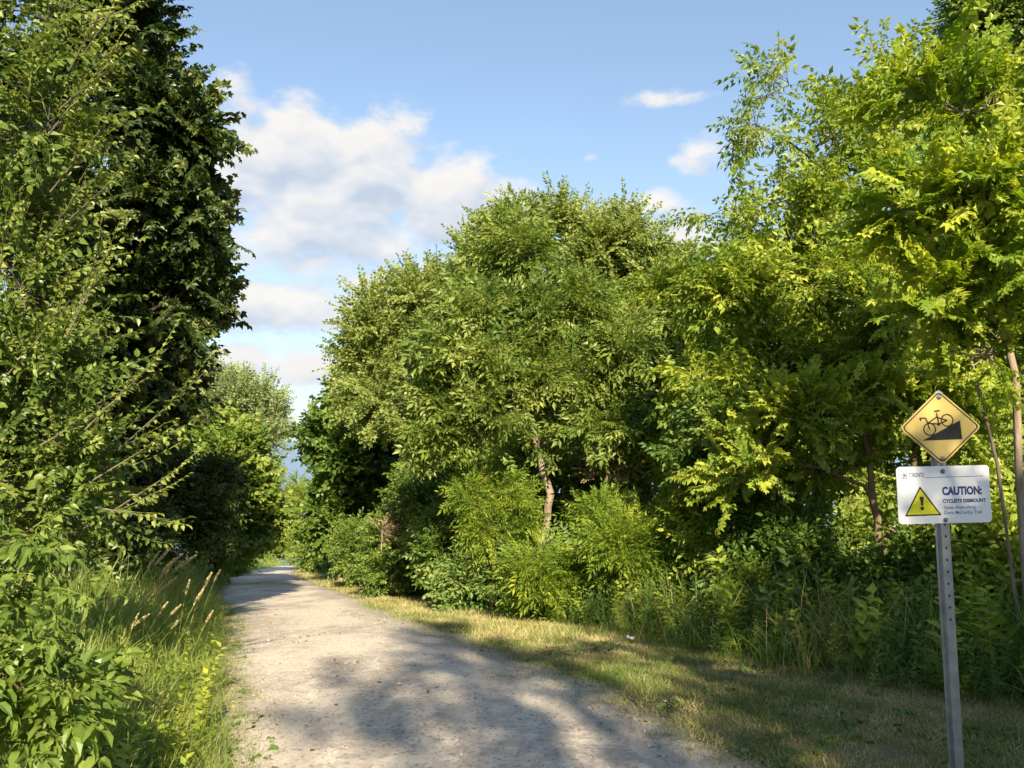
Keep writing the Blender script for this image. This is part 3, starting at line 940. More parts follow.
    plant('box_elder_tree', 'tall box elder with sparse drooping twigs reaching up against the sky', 'tree', G_WOOD, b,
          line([(0, 0, 0), (.1, 0, 1), (.3, 0, 2), (.5, 0, 3), (.45, 0, 4.3), (.3, 0, 5.5)], 14, .03, 12),
          [(785, 78, 9.6, 34, 40, .35, 9), (765, 130, 9.6, 40, 34, .4, 14), (830, 140, 9.6, 44, 44, .5, 24), (868, 135, 9.6, 36, 44, .4, 18), (885, 75, 9.7, 30, 36, .4, 8), (820, 205, 9.6, 60, 38, .7, 60),
           (890, 190, 9.6, 45, 45, .7, 44), (722, 215, 9.5, 46, 14, .3, 6), (760, 230, 9.6, 40, 22, .5, 24), (790, 285, 9.5, 75, 44, .9, 110), (730, 305, 9.4, 50, 42, .8, 80), (860, 285, 9.5, 65, 55, .9, 100), (770, 365, 9.3, 80, 42, .9, 90), (850, 390, 9.3, 70, 50, .9, 56), (930, 320, 9.6, 60, 80, .9, 60), (720, 390, 9.4, 50, 40, .8, 40)],
          SP['elder'], M['elder'], M['bark_dark'], .075, 36, dens=.6, twigs=3, tw=.30, per=2, size=1.0, up=.3, low=5, tip=.0035)
    b = foot(872, 8.2)
    plant('forked_maple', 'forked maple with pale brown trunk standing behind and left of the sign', 'tree', G_WOOD, b,
          line([(0, 0, 0), (0, 0, .7), (.03, 0, 1.15), (-.05, 0, 1.7), (-.08, 0, 2.6)], 12, .012, 13),
          [(880, 400, 8.2, 70, 50, .8, 56), (800, 430, 8.0, 70, 50, .8, 50), (940, 420, 8.0, 60, 60, .7, 50), (835, 470, 8.5, 40, 30, .5, 14), (760, 470, 8.2, 60, 50, .8, 44), (960, 490, 7.9, 55, 50, .7, 36), (900, 330, 8.4, 60, 40, .7, 40)],
          SP['maple_y'], M['elder'], M['bark_brown'], .052, 37, dens=.6, twigs=3, tw=.30, per=3, size=.85, low=4, tip=.0035, stems=[[(.0, 0, .7), (.12, 0, 1.1), (.32, .02, 1.35), (.45, .05, 1.9)]])
    b = foot(1016, 6.0)
    plant('young_maple', 'young yellow green maple with slim pale trunk at the right edge behind the sign', 'tree', G_WOOD, b,
          line([(0, 0, 0), (.02, 0, 1.5), (-.04, 0, 2.4), (.0, 0, 3.4), (-.05, 0, 4.6)], 14, .012, 14),
          [(985, 110, 6.0, 62, 50, .6, 44), (920, 90, 6.2, 30, 26, .4, 14), (1000, 190, 5.8, 55, 45, .6, 44), (930, 210, 6.0, 42, 36, .5, 26), (1010, 270, 5.8, 50, 40, .5, 34), (940, 290, 6.0, 40, 34, .4, 22), (1060, 180, 6, 60, 120, .7, 50), (1000, 350, 5.9, 36, 34, .4, 18), (1060, 350, 6, 50, 60, .5, 22), (975, 320, 6, 36, 20, .4, 14), (960, 250, 6, 40, 30, .4, 20)],
          SP['maple_y'], M['maple_yellow'], M['bark_pale'], .03, 38, dens=.6, twigs=3, tw=.26, per=2, size=.95, low=6, tip=.003, stems=[[(-.05, .05, .8), (-.12, .06, 1.6), (-.27, .06, 2.3), (-.42, .05, 3.2)]])
    b = foot(985, 15)
    plant('tall_dark_tree', 'tall grey green tree rising at the top right behind the young maple', 'tree', G_BACK, b,
          line([(0, 0, 0), (.1, 0, 4), (-.1, 0, 8), (.1, 0, 12)], 14, .05, 15),
          [(985, 40, 15, 55, 60, 1.3, 120), (960, 110, 15, 50, 60, 1.2, 90), (1010, 130, 15, 60, 80, 1.4, 90), (990, -60, 15, 55, 70, 1.3, 80), (940, 190, 14.8, 50, 60, 1.2, 60), (1040, 10, 15, 50, 80, 1.2, 50)],
          SP['olive'], M['hedge'], M['bark_grey'], .14, 39, twigs=4, tw=.5, per=3, size=1.05, minr=.004, up=.5)
    b = foot(738, 8.9)
    plant('thin_dark_sapling', 'thin dark stemmed sapling in the deep shade between the bushes', 'sapling', G_WOOD, b,
          line([(0, 0, 0), (.0, 0, 1), (.04, 0, 2.2)], 8, .012, 16),
          [(735, 430, 8.9, 45, 40, .6, 30), (700, 470, 9.2, 40, 36, .6, 24), (770, 500, 9.0, 40, 30, .5, 14)],
          SP['elder'], M['hedge'], M['bark_dark'], .028, 40, twigs=3, tw=.3, per=3, size=.9, low=4)

    # ---------------- shrubs along the right verge
    sh = [(352, 545, 20.5, 22, 28, .8, 60, 'hedge', 'hedge', .0, 'small green shrub nearest the bend on the right verge'),
          (400, 545, 16.5, 44, 40, 1.0, 120, 'hedge', 'hedge', .0, 'broad green shrub beside the verge where the path narrows'),
          (450, 555, 13.8, 46, 46, 1.0, 120, 'hedge', 'hedge', -.05, 'dark leafy shrub left of the bright sumac'),
          (470, 590, 12.2, 40, 26, .6, 60, 'hedge', 'weed', .1, 'low weedy shrub in front of the dark leafy shrub'),
          (425, 505, 15.8, 50, 30, 1.0, 80, 'hedge', 'hedge', -.1, 'dark shrub under the trees behind the verge shrubs')]
    for k, (px, py, y, rx, rz, ry, n, spk, mk, tn, lb) in enumerate(sh):
        plant('verge_shrub', lb, 'shrub', G_WOOD, foot(px, y), line([(0, 0, 0), (0, 0, .8)], 4, .03, k),
              [(px, py, y, rx, rz, ry, n), (px, py + rz * .7, y - .2, rx * 1.05, rz * .6, ry, n // 2)],
              SP[spk], M[mk], M['bark_dark'], .03, 50 + k, twigs=4, tw=.3, per=3, size=1.05, tone=tn, stem_name='stems', crown='leaves', low=1)
    su = [(492, 508, 12.0, 46, 24, .6, 34, 'bright yellow green sumac with drooping feathered leaves below the ash'),
          (545, 578, 10.4, 44, 30, .7, 36, 'bright sumac reaching out over the verge with low hanging leaves'),
          (625, 545, 10.0, 46, 36, .7, 46, 'yellow green sumac standing in sun right of the ash trunk'),
          (602, 530, 11.0, 36, 20, .6, 22, 'pale sumac half hidden directly behind the ash trunk foot')]
    for k, (px, py, y, rx, rz, ry, n, lb) in enumerate(su):
        plant('sumac_shrub', lb, 'shrub', G_WOOD, foot(px, y), line([(0, 0, 0), (.02, 0, .5), (0, 0, 1.0)], 5, .03, k),
              [(px, py, y, rx, rz, ry, n), (px + 6, py + rz * .9, y, rx * .9, rz * .7, ry, n // 2)], SP['sumac'], M['sumac'], M['bark_brown'], .025, 60 + k, twigs=2, tw=.28, per=2, size=.8, low=1, stem_name='stems', crown='leaves')
    lo = [(700, 530, 9.6, 60, 50, .8, 80, 'hedge', 'elder', 'green bush right of the sumac below the yellowish tree'),
          (770, 545, 8.7, 60, 44, .7, 70, 'elder', 'hedge', 'shaded bush at the foot of the thin dark sapling'),
          (825, 560, 8.3, 40, 26, .5, 26, 'hedge', 'hedge', 'shaded bush left of the forked maple trunk'),
          (945, 575, 7.4, 46, 34, .5, 44, 'hedge', 'hedge', 'shaded bush directly behind the sign post'),
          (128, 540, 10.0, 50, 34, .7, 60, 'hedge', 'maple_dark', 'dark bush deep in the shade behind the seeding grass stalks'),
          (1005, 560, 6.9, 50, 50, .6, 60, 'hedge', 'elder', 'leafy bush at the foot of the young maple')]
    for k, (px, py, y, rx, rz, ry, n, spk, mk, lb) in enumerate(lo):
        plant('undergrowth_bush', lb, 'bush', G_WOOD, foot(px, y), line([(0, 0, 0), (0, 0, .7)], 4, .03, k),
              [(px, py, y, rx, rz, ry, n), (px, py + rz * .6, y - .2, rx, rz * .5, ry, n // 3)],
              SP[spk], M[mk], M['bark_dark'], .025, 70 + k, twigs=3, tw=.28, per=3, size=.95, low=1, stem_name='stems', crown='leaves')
    for k, (px, py, y, rx, rz, n, mk, lb) in enumerate([(515, 478, 14.2, 50, 40, 60, 'far', 'understorey bush in half shade behind the ash trunk'), (600, 470, 14.6, 50, 40, 60, 'elder', 'understorey bush behind the withered brown bush'),
                                                  (450, 470, 17.2, 46, 40, 60, 'hedge', 'understorey bush between the tall olive tree and the ash'), (700, 480, 12.0, 50, 44, 50, 'far', 'understorey bush behind the yellow green elder')]):
        plant('undergrowth_bush', lb, 'bush', G_WOOD, foot(px, y), line([(0, 0, 0), (0, 0, 1.0)], 4, .03, k), [(px, py, y, rx, rz, .8, n), (px, py + rz, y, rx, rz * .6, .8, n // 2)],
              SP['hedge'], M[mk], M['bark_dark'], .03, 90 + k, twigs=3, tw=.34, per=3, size=1.15, low=1, stem_name='stems', crown='leaves')
    plant('withered_bush', 'half withered bush with reddish brown twigs right of the ash trunk', 'bush', G_WOOD, foot(596, 11.8), line([(0, 0, 0), (0, 0, 1.2)], 4, .03, 3),
          [(606, 472, 12.2, 30, 20, .5, 16)], SP['olive'], M['brown'], M['bark_brown'], .03, 80, twigs=4, tw=.35, per=2, size=.42, low=1, stem_name='stems', crown='leaves')
    plant('withered_bush', 'small pale withered bush among the green verge shrubs', 'bush', G_WOOD, foot(383, 15.9), line([(0, 0, 0), (0, 0, .9)], 4, .03, 3),
          [(381, 532, 15.7, 14, 18, .3, 9)], SP['olive'], M['brown'], M['bark_pale'], .02, 81, twigs=4, tw=.3, per=2, size=.4, low=1, stem_name='stems', crown='leaves', tone=.3)


build_plants()


def woodland_tree(seed, h=9.0, r=2.4, sprigs='far', mat='far', bark='bark_brown', n=260, size=1.0, label='', group=G_BACK, loc=(0, 0, 0), name='woodland_tree', sh=.4, bottom=.32):
    b = np.array(loc, float)
    rng = np.random.default_rng(seed)
    lumps = []
    k = 7
    for i in range(k):
        a = i * 2.4
        z = h * (bottom + (.93 - bottom) * (i + .5) / k)
        rr = r * (.45 + .3 * math.sin(math.pi * min(1, (i + 1) / k)))
        off = r * .5 * (1 - i / k * .7)
        lumps.append(((off * math.cos(a), off * math.sin(a), z), (rr, rr, h * .13), n // k))
    return plant(name, label, 'tree', group, b, line([(0, 0, 0), (.1, 0, h * .3), (-.1, 0, h * .65), (0, 0, h * .93)], 11, .05, seed), lumps, SP[sprigs], M[mat], M[bark], h * .018, seed,
                 twigs=4, tw=.6, per=3, size=size, minr=.008, sides=5, shell=sh)


def build_backdrop():
    def g(x, y): return (x, y, float(zg(x, y)) - .05)
    # second and third row behind the verge, on the right
    a = woodland_tree(201, 6.4, 2.3, 'far', 'far', label='dense tree in the second row behind the centre ash', loc=g(1.4, 16.5), bottom=.08)
    spots = [((3.4, 14.2), 2.1, .85, 'dense tree in the second row behind the yellow green elder'), ((6.0, 13.2), 4.0, .98, 'dense tree in the second row behind the box elder'),
             ((8.4, 11.5), 1.0, .95, 'dense tree in the second row behind the young maple'), ((-1.6, 22), 3.3, 1.0, 'dense tree behind the tall olive tree left of centre'),
             ((11.5, 15), 5.0, 1.2, 'dense tree far back at the right edge'), ((4.5, 21), .4, 1.25, 'dense tree far back behind the right hand olive tree'),
             ((-3.2, 28), 2.8, 1.0, 'dense tree behind the shady maple at the bend')]
    for (xy, rz, s, lb) in spots: copy_plant(a, g(*xy), rz, s, lb, G_BACK)
    # left: a row behind the maple and the pear
    b = woodland_tree(202, 9.5, 2.8, 'maple_far', 'maple_dark', 'bark_dark', 300, label='dark tree standing behind the large maple on the left', loc=g(-10.8, 12.0), bottom=.12)
    for (xy, rz, s, lb) in [((-12.2, 17), 2.2, .55, 'dark tree left of the path behind the dark shrub'), ((-9.5, 7.0), .8, .8, 'dark tree close behind the pear tree'),
                            ((-16.5, 32), 1.1, .6, 'dark tree left of the poplar')]:
        copy_plant(b, g(*xy), rz, s, lb, G_BACK)
    # behind the viewer: the same wood goes on along the path; its shade lies across path and verge
    c = woodland_tree(203, 9.2, 2.1, 'maple_far', 'hedge', 'bark_brown', 150, 1.0, label='tree beside the path behind the viewer casting dappled shade', loc=g(*along_light(-6.8, 4.4)), group=G_SHADE, sh=.5)
    lb = 'tree beside the path behind the viewer casting dappled shade'
    for (xy, rz, s) in SHADE: copy_plant(c, g(*xy), rz, s, lb, G_SHADE)
    d = woodland_tree(204, 9.5, 1.9, 'maple_far', 'hedge', 'bark_brown', 35, .85, label=lb, loc=g(*along_light(-7.5, 2.4)), group=G_SHADE, sh=.5, bottom=.25)
    for (xy, rz, s) in SPARSE: copy_plant(d, g(*xy), rz, s, lb, G_SHADE)
    e = woodland_tree(206, 13.5, 2.0, 'maple_far', 'hedge', 'bark_brown', 42, .85, label=lb, loc=g(*along_light(-13.0, .95)), group=G_SHADE, sh=.5, bottom=.5)
    woodland_tree(205, 14.0, 2.0, 'maple_far', 'maple_dark', 'bark_dark', 300, 1.1, label='unseen tall tree behind the viewer, its high crown added to shade the maple', loc=g(*along_light(-2.0, -4.4)), group=G_SHADE, sh=.3, bottom=.6)  # added unseen; high crown shades the maple and lets sun reach the pear


def along_light(s_, q_):
    h = R(SUN_HEAD)
    return (s_ * math.sin(h) + q_ * math.cos(h), s_ * math.cos(h) - q_ * math.sin(h))


SHADE = [(along_light(-7.0, 7.4), 2.0, .95), (along_light(-6.5, 3.5), 3.0, .84), (along_light(-10.5, 5.8), 1.2, 1.1), (along_light(-1.5, -7.0), 4.0, 1.4)]  # the last tree is added out of view to shade the left maple
SPARSE = [(along_light(-9.0, 1.5), .5, .98)]
build_backdrop()


# ------------------------------------------------------------------ grasses and weeds
def blade(seg, w, bend):
    V, T = [], []
    for i in range(seg):
        t = i / seg
        wd = w * (1 - .75 * t)
        px, pz = bend * t * t, t - .35 * bend * t * t
        V += [(px, -wd, pz), (px, wd, pz)]
    V.append((bend, 0, 1 - .35 * bend))
    for i in range(seg - 1):
        a = 2 * i
        T += [(a, a + 1, a + 2), (a + 1, a + 3, a + 2)]
    T.append((2 * seg - 2, 2 * seg - 1, 2 * seg))
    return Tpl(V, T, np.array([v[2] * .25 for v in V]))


def upright(rng, n, lean=.25):
    """frames whose third column is nearly up"""
    up = norm(np.stack([rng.normal(0, lean, n), rng.normal(0, lean, n), np.ones(n)], -1))
    a = rng.random(n) * 2 * np.pi
    h = np.stack([np.cos(a), np.sin(a), np.zeros(n)], -1)
    x = norm(h - up * np.sum(h * up, 1, keepdims=True))
    return np.stack([x, np.cross(up, x), up], -1)


def wave(x, y, s, ph):
    return (np.sin(x * s + ph) * np.cos(y * s * 1.3 + ph * 2) + .6 * np.sin(x * s * 2.3 - y * s * 1.7 + ph * 3) + .4 * np.cos(x * s * 5.1 + y * s * 4.3 + ph)) / 2


def weed_tpl(rng, h=1.0, n=34, leaf=.13, w=.15):
    """an upright weed: one stem clothed in narrow leaves; local +z is up"""
    lf = leaf_lance(w, .03, .35)
    out = [stemstrip((0, 0, 0), (rng.normal(0, .05), rng.normal(0, .05), h), .006)]
    for i in range(n):
        t = .08 + .92 * (i / n)
        a = i * 2.4 + rng.normal(0, .3)
        ax = (math.cos(a), math.sin(a), .45 + .5 * t + rng.normal(0, .2))
        out.append(one(lf, (0, 0, h * t), ax, (rng.normal(0, .2), rng.normal(0, .2), 1), leaf * (1.1 - .5 * t) * rng.uniform(.8, 1.2), rng.normal(0, .06) + .12 * t))
    return join(out)


def build_grass():
    rng = np.random.default_rng(77)
    # mown verge
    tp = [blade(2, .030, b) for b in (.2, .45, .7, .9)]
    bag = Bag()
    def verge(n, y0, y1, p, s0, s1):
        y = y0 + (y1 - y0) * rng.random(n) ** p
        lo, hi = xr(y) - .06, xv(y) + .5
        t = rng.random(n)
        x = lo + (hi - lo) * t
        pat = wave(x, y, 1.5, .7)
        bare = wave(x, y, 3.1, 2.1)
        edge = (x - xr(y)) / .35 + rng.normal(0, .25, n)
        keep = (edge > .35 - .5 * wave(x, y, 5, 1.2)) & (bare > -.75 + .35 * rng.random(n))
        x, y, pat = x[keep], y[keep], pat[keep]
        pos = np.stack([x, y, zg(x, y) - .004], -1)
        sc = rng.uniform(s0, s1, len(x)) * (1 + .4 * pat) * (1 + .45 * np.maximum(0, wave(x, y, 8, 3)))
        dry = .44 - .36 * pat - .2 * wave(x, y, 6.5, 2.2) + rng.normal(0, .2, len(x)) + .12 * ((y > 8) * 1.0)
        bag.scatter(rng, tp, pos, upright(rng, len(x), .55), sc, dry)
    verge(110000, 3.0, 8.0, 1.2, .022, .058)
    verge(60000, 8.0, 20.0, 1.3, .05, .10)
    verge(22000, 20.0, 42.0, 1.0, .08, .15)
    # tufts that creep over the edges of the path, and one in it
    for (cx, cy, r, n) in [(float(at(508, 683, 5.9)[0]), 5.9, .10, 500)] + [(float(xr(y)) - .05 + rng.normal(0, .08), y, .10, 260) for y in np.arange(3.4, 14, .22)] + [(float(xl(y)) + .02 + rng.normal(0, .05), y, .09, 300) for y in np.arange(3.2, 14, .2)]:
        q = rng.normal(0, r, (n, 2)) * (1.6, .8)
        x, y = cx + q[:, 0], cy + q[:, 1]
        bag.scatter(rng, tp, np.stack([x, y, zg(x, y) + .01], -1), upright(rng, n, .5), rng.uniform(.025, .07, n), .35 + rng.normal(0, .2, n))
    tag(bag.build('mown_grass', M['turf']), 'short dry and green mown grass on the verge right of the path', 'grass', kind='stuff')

    # long grass on the left bank
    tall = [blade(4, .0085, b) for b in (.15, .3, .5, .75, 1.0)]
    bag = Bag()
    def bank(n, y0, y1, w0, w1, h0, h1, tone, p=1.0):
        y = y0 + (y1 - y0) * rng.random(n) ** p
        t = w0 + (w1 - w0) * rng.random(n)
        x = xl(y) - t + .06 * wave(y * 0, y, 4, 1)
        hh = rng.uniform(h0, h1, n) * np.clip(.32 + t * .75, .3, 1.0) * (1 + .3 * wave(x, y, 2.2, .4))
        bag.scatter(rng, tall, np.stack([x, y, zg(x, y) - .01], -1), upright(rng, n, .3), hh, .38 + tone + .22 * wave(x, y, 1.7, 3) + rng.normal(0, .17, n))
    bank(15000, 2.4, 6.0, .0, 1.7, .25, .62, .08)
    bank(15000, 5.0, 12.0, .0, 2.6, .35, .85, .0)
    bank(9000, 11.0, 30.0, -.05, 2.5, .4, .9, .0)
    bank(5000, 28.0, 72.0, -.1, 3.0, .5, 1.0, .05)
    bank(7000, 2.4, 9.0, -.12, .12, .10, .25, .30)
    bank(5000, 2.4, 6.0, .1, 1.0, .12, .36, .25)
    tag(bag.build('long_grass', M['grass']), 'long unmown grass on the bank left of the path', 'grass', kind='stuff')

    # long grass and weeds at the foot of the trees, right
    bag = Bag()
    def fringe(n, y0, y1, w0, w1, h0, h1):
        y = y0 + (y1 - y0) * rng.random(n) ** 1.2
        t = w0 + (w1 - w0) * rng.random(n)
        x = xv(y) + t + .14 * wave(y * 0, y, 3, 2)
        hh = rng.uniform(h0, h1, n) * np.clip(.45 + t * .7, .35, 1.0) * (1 + .25 * wave(x, y, 2.6, 1.4))
        bag.scatter(rng, tall, np.stack([x, y, zg(x, y) - .01], -1), upright(rng, n, .32), hh, .25 + .2 * wave(x, y, 1.9, 5) + rng.normal(0, .16, n))
    fringe(5000, 3.2, 11.0, -.1, 1.5, .3, .8)
    fringe(5000, 10.0, 40.0, -.1, 1.2, .3, .8)
    tag(bag.build('fringe_grass', M['grass']), 'long shaded grass along the foot of the right hand bushes', 'grass', kind='stuff')

    wt = kinds(31, lambda r: weed_tpl(r), 5) + kinds(32, lambda r: weed_tpl(r, 1.0, 22, .2, .26), 3)
    bag = Bag()
    def weeds(n, y0, y1, side, w0, w1, h0, h1, p=1.2):
        y = y0 + (y1 - y0) * rng.random(n) ** p
        t = w0 + (w1 - w0) * rng.random(n)
        x = xv(y) + t if side > 0 else xl(y) - t
        hh = rng.uniform(h0, h1, n) * np.clip(.5 + t * .5, .4, 1.0) * (1 + .4 * wave(x, y, 1.9, 3))
        bag.scatter(rng, wt, np.stack([x, y, zg(x, y) - .01], -1), upright(rng, n, .24), hh, .4 + .25 * wave(x, y, 1.5, 2) + rng.normal(0, .12, n))
    weeds(1800, 3.2, 12.0, 1, -.05, 2.2, .28, .75)
    weeds(1300, 11.0, 40.0, 1, -.1, 2.2, .45, 1.1, 1.5)
    weeds(420, 2.6, 6.5, -1, .3, 1.8, .22, .5)
    weeds(420, 6.0, 30.0, -1, .5, 3.0, .4, .9)
    weeds(900, 6.0, 22.0, 1, 1.8, 6.5, .6, 1.3, 1.0)
    tag(bag.build('weed_undergrowth', M['weed']), 'leafy weeds crowding both sides of the path under the trees', 'undergrowth', kind='stuff')

    lt = kinds(33, lambda r: weed_tpl(r, 1.0, 26, .19, .30), 4)
    bag = Bag()
    n = 460
    y = 3.3 + 10 * rng.random(n) ** 1.3
    x = xv(y) + .1 + 1.9 * rng.random(n)
    q = wave(x, y, 2.1, 4) > -.1
    x, y = x[q], y[q]
    bag.scatter(rng, lt, np.stack([x, y, zg(x, y) - .01], -1), upright(rng, len(x), .3), rng.uniform(.25, .75, len(x)) * (1 + .45 * wave(x, y, 1.6, 5)), .5 + .2 * wave(x, y, 2, 1) + rng.normal(0, .14, len(x)))
    n = 330
    y = 2.5 + 6 * rng.random(n) ** 1.2
    x = xl(y) - .12 - 1.5 * rng.random(n)
    bag.scatter(rng, lt, np.stack([x, y, zg(x, y) - .01], -1), upright(rng, n, .3), rng.uniform(.15, .42, n), .5 + rng.normal(0, .16, n))
    tag(bag.build('broadleaf_undergrowth', M['elder']), 'lighter broad leaved weeds mixed into the growth along both sides', 'undergrowth', kind='stuff')

    # clover and plantain in the verge, and leaves and twigs dropped on the path
    lf = leaf_ovate(.36, .05, .1)
    ros = [join([one(lf, (0, 0, .012), (math.cos(a), math.sin(a), r.uniform(.1, .7)), (0, 0, 1), r.uniform(.6, 1.1), r.normal(0, .08)) for a in r.random(9) * 6.28]) for r in (np.random.default_rng(k) for k in range(5))]
    bag = Bag()
    n = 3800
    y = 3.2 + 15 * rng.random(n) ** 1.6
    x = xr(y) - .05 + (xv(y) + .3 - xr(y)) * rng.random(n)
    q = wave(x, y, 2.6, 6) + .5 * wave(x, y, 7, 1) > .15
    x, y = x[q], y[q]
    bag.scatter(rng, ros, np.stack([x, y, zg(x, y)], -1), upright(rng, len(x), .2), rng.uniform(.02, .055, len(x)), .45 + rng.normal(0, .16, len(x)))
    n = 220
    y = 3.0 + 8 * rng.random(n) ** 1.5
    x = xl(y) - .25 + .5 * rng.random(n)
    bag.scatter(rng, ros, np.stack([x, y, zg(x, y) + .01], -1), upright(rng, n, .2), rng.uniform(.02, .06, n), .5 + rng.normal(0, .16, n))
    tag(bag.build('clover_ground_cover', M['weed']), 'low clover and plantain leaves in the mown verge', 'ground cover', kind='stuff')
    bag = Bag()
    n = 420
    y = 3.2 + 10 * rng.random(n) ** 1.5
    u = rng.random(n)
    u = np.where(u < .42, rng.random(n), np.where(u < .75, 1 - np.abs(rng.normal(0, .05, n)), np.abs(rng.normal(0, .04, n))))
    x = xl(y) + (xr(y) - xl(y)) * u
    ax = rng.normal(size=(n, 3)) * (1, 1, .12)
    bag.scatter(rng, [leaf_ovate(.3, .12, -.15), leaf_ovate(.22, .2, .2), leaf_lance(.05, .03, .05)], np.stack([x, y, zg(x, y) + .012 + .03 * np.sin(np.pi * np.clip(u, 0, 1)) ** .6], -1),
                frame(ax, np.array([0, 0, 1.]) + rng.normal(0, .2, (n, 3))), rng.uniform(.02, .05, n), rng.random(n))
    tag(bag.build('fallen_leaves', M['brown']), 'dry brown leaves and twigs dropped on the gravel', 'leaf litter', kind='stuff')

    # last year's dry stalks
    bag = Bag()
    n = 190
    thin = [blade(4, .0035, b) for b in (.1, .3, .6)]
    c = rng.integers(0, 5, n)
    cx = np.array([822, 640, 805, 835, 700])[c]; cy = np.array([6.2, 8.6, 6.6, 6.1, 7.4])[c]
    x = (cx - 512) / FPX * cy + rng.normal(0, .22, n); y = cy + rng.normal(0, .15, n)
    bag.scatter(rng, thin, np.stack([x, y, zg(x, y)], -1), upright(rng, n, .3), rng.uniform(.35, .95, n), .5 + rng.normal(0, .25, n))
    tag(bag.build('dry_stalk_undergrowth', M['brown']), 'dry brown stalks of last year among the green weeds', 'undergrowth', kind='stuff')


build_grass()


def build_seed_stalks():
    rng = np.random.default_rng(8)
    # one stalk, a metre tall along a bow in the x-z plane
    t = np.linspace(0, 1, 9)
    P = np.stack([.22 * t ** 2.2, 0 * t, t * .97], -1)
    V, F = tubes(P[:-1], P[1:], np.full(8, .0026), np.full(8, .0022), 5)
    root = empty('seeding_grass_stalk')
    st = mesh_obj('stem', V, F, M['grass'], root, tone=np.full(len(V), .75))
    # the head: many small spikelets round the last fifth
    bag = Bag()
    n = 150
    f = rng.random(n)
    c = np.stack([.22 * (.84 + .17 * f) ** 2.2, 0 * f, (.84 + .17 * f) * .97], -1)
    a = rng.random(n) * 6.28
    ax = np.stack([np.cos(a) * .35, np.sin(a) * .35, np.ones(n)], -1)
    r = .007 * np.sin(np.pi * np.clip(f * .9 + .08, 0, 1))
    c += np.stack([np.cos(a) * r, np.sin(a) * r, 0 * r], -1)
    bag.scatter(rng, [leaf_lance(.18, .05, 0)], c, frame(ax, np.stack([-np.sin(a), np.cos(a), 0 * a], -1)), rng.uniform(.014, .025, n), rng.random(n))
    hd = bag.build('seed_head', M['seed'], root)
    heads = [(163, 580, 6.2), (170, 582, 6.0), (188, 590, 6.0), (205, 582, 5.9), (148, 592, 5.8), (140, 598, 5.6), (155, 605, 5.5), (160, 610, 5.6), (172, 612, 5.7), (178, 618, 5.6), (183, 600, 5.9), (108, 592, 5.6), (112, 600, 5.4), (134, 622, 5.2), (146, 630, 5.2), (206, 618, 5.4),
             (184, 552, 7.2), (168, 556, 7.0), (158, 552, 7.4), (152, 560, 7.0), (176, 563, 6.8), (165, 570, 6.6), (218, 575, 7.6), (196, 598, 5.8)]
    for i, (px, py, y) in enumerate(heads):
        h = at(px, py, y)
        o = root if i == 0 else root.copy()
        if i:
            COL.objects.link(o)
            for ch in (st, hd):
                d = ch.copy(); COL.objects.link(d); d.parent = o
        tag(o, 'tall grass stalk with a pale seed head leaning right on the left bank', 'grass stalk', 'seeding grass stalks on the left bank')
        lean = R(rng.normal(16, 12))
        z0 = float(zg(h[0], y))
        hgt = (h[2] - z0)
        ln = hgt / max(.4, math.cos(lean) * .9)
        o.location = (h[0] - math.sin(lean) * ln * .9 - .18 * ln, y, z0)
        o.rotation_euler = (rng.normal(0, .08), lean, rng.normal(0, .35))
        o.scale = (ln,) * 3 if ln > .55 else (.6,) * 3


build_seed_stalks()


# ------------------------------------------------------------------ the sign
M['steel'] = plain_mat('galvanised_steel', (.36, .38, .40), .48, .85, .5, .22, 14, .05)
M['hole_dark'] = plain_mat('painted_hole_shade', (.015, .015, .016), .9)
M['bolt'] = plain_mat('zinc_bolt', (.20, .20, .20), .5, .8)
def sheet_mat(name, col, dirt):
    m, T = new_mat(name)
    tc = T.n('ShaderNodeTexCoord')
    mp = T.n('ShaderNodeMapping')
    mp.inputs['Scale'].default_value = (1, 1, .22)
    T.put(mp.inputs[0], tc.outputs['Object'])
    a, b, c = T.noise(tc.outputs['Object'], 9, 5, .65), T.noise(mp.outputs[0], 60, 3, .6), T.noise(tc.outputs['Object'], 240, 2, .5)
    f = T.m('MULTIPLY', T.step(a, .48, .78), T.step(b, .40, .75))
    col_ = T.mix(T.m('MULTIPLY', f, .55), col, dirt)
    col_ = T.mix(T.m('MULTIPLY', T.step(c, .66, .74), .35), col_, dirt)
    finish(T, principled(T, col_, T.m('ADD', .45, T.m('MULTIPLY', a, .2)), .3, bump=a, bump_str=.06, bump_dist=.01))
    return m


M['sheet_white'] = sheet_mat('white_sheet', (.78, .79, .80), (.50, .48, .43))
M['sheet_yellow'] = sheet_mat('yellow_sheet', (.60, .45, .14), (.40, .31, .15))
M['ink_black'] = plain_mat('black_print', (.018, .017, .016), .5)
M['ink_navy'] = plain_mat('navy_print', (.022, .045, .20), .45)
M['ink_grey'] = plain_mat('grey_blue_print', (.16, .19, .30), .45)
M['tri_yellow'] = plain_mat('triangle_yellow', (.70, .66, .02), .4)
M['alu'] = plain_mat('bare_aluminium', (.55, .56, .58), .45, .6)


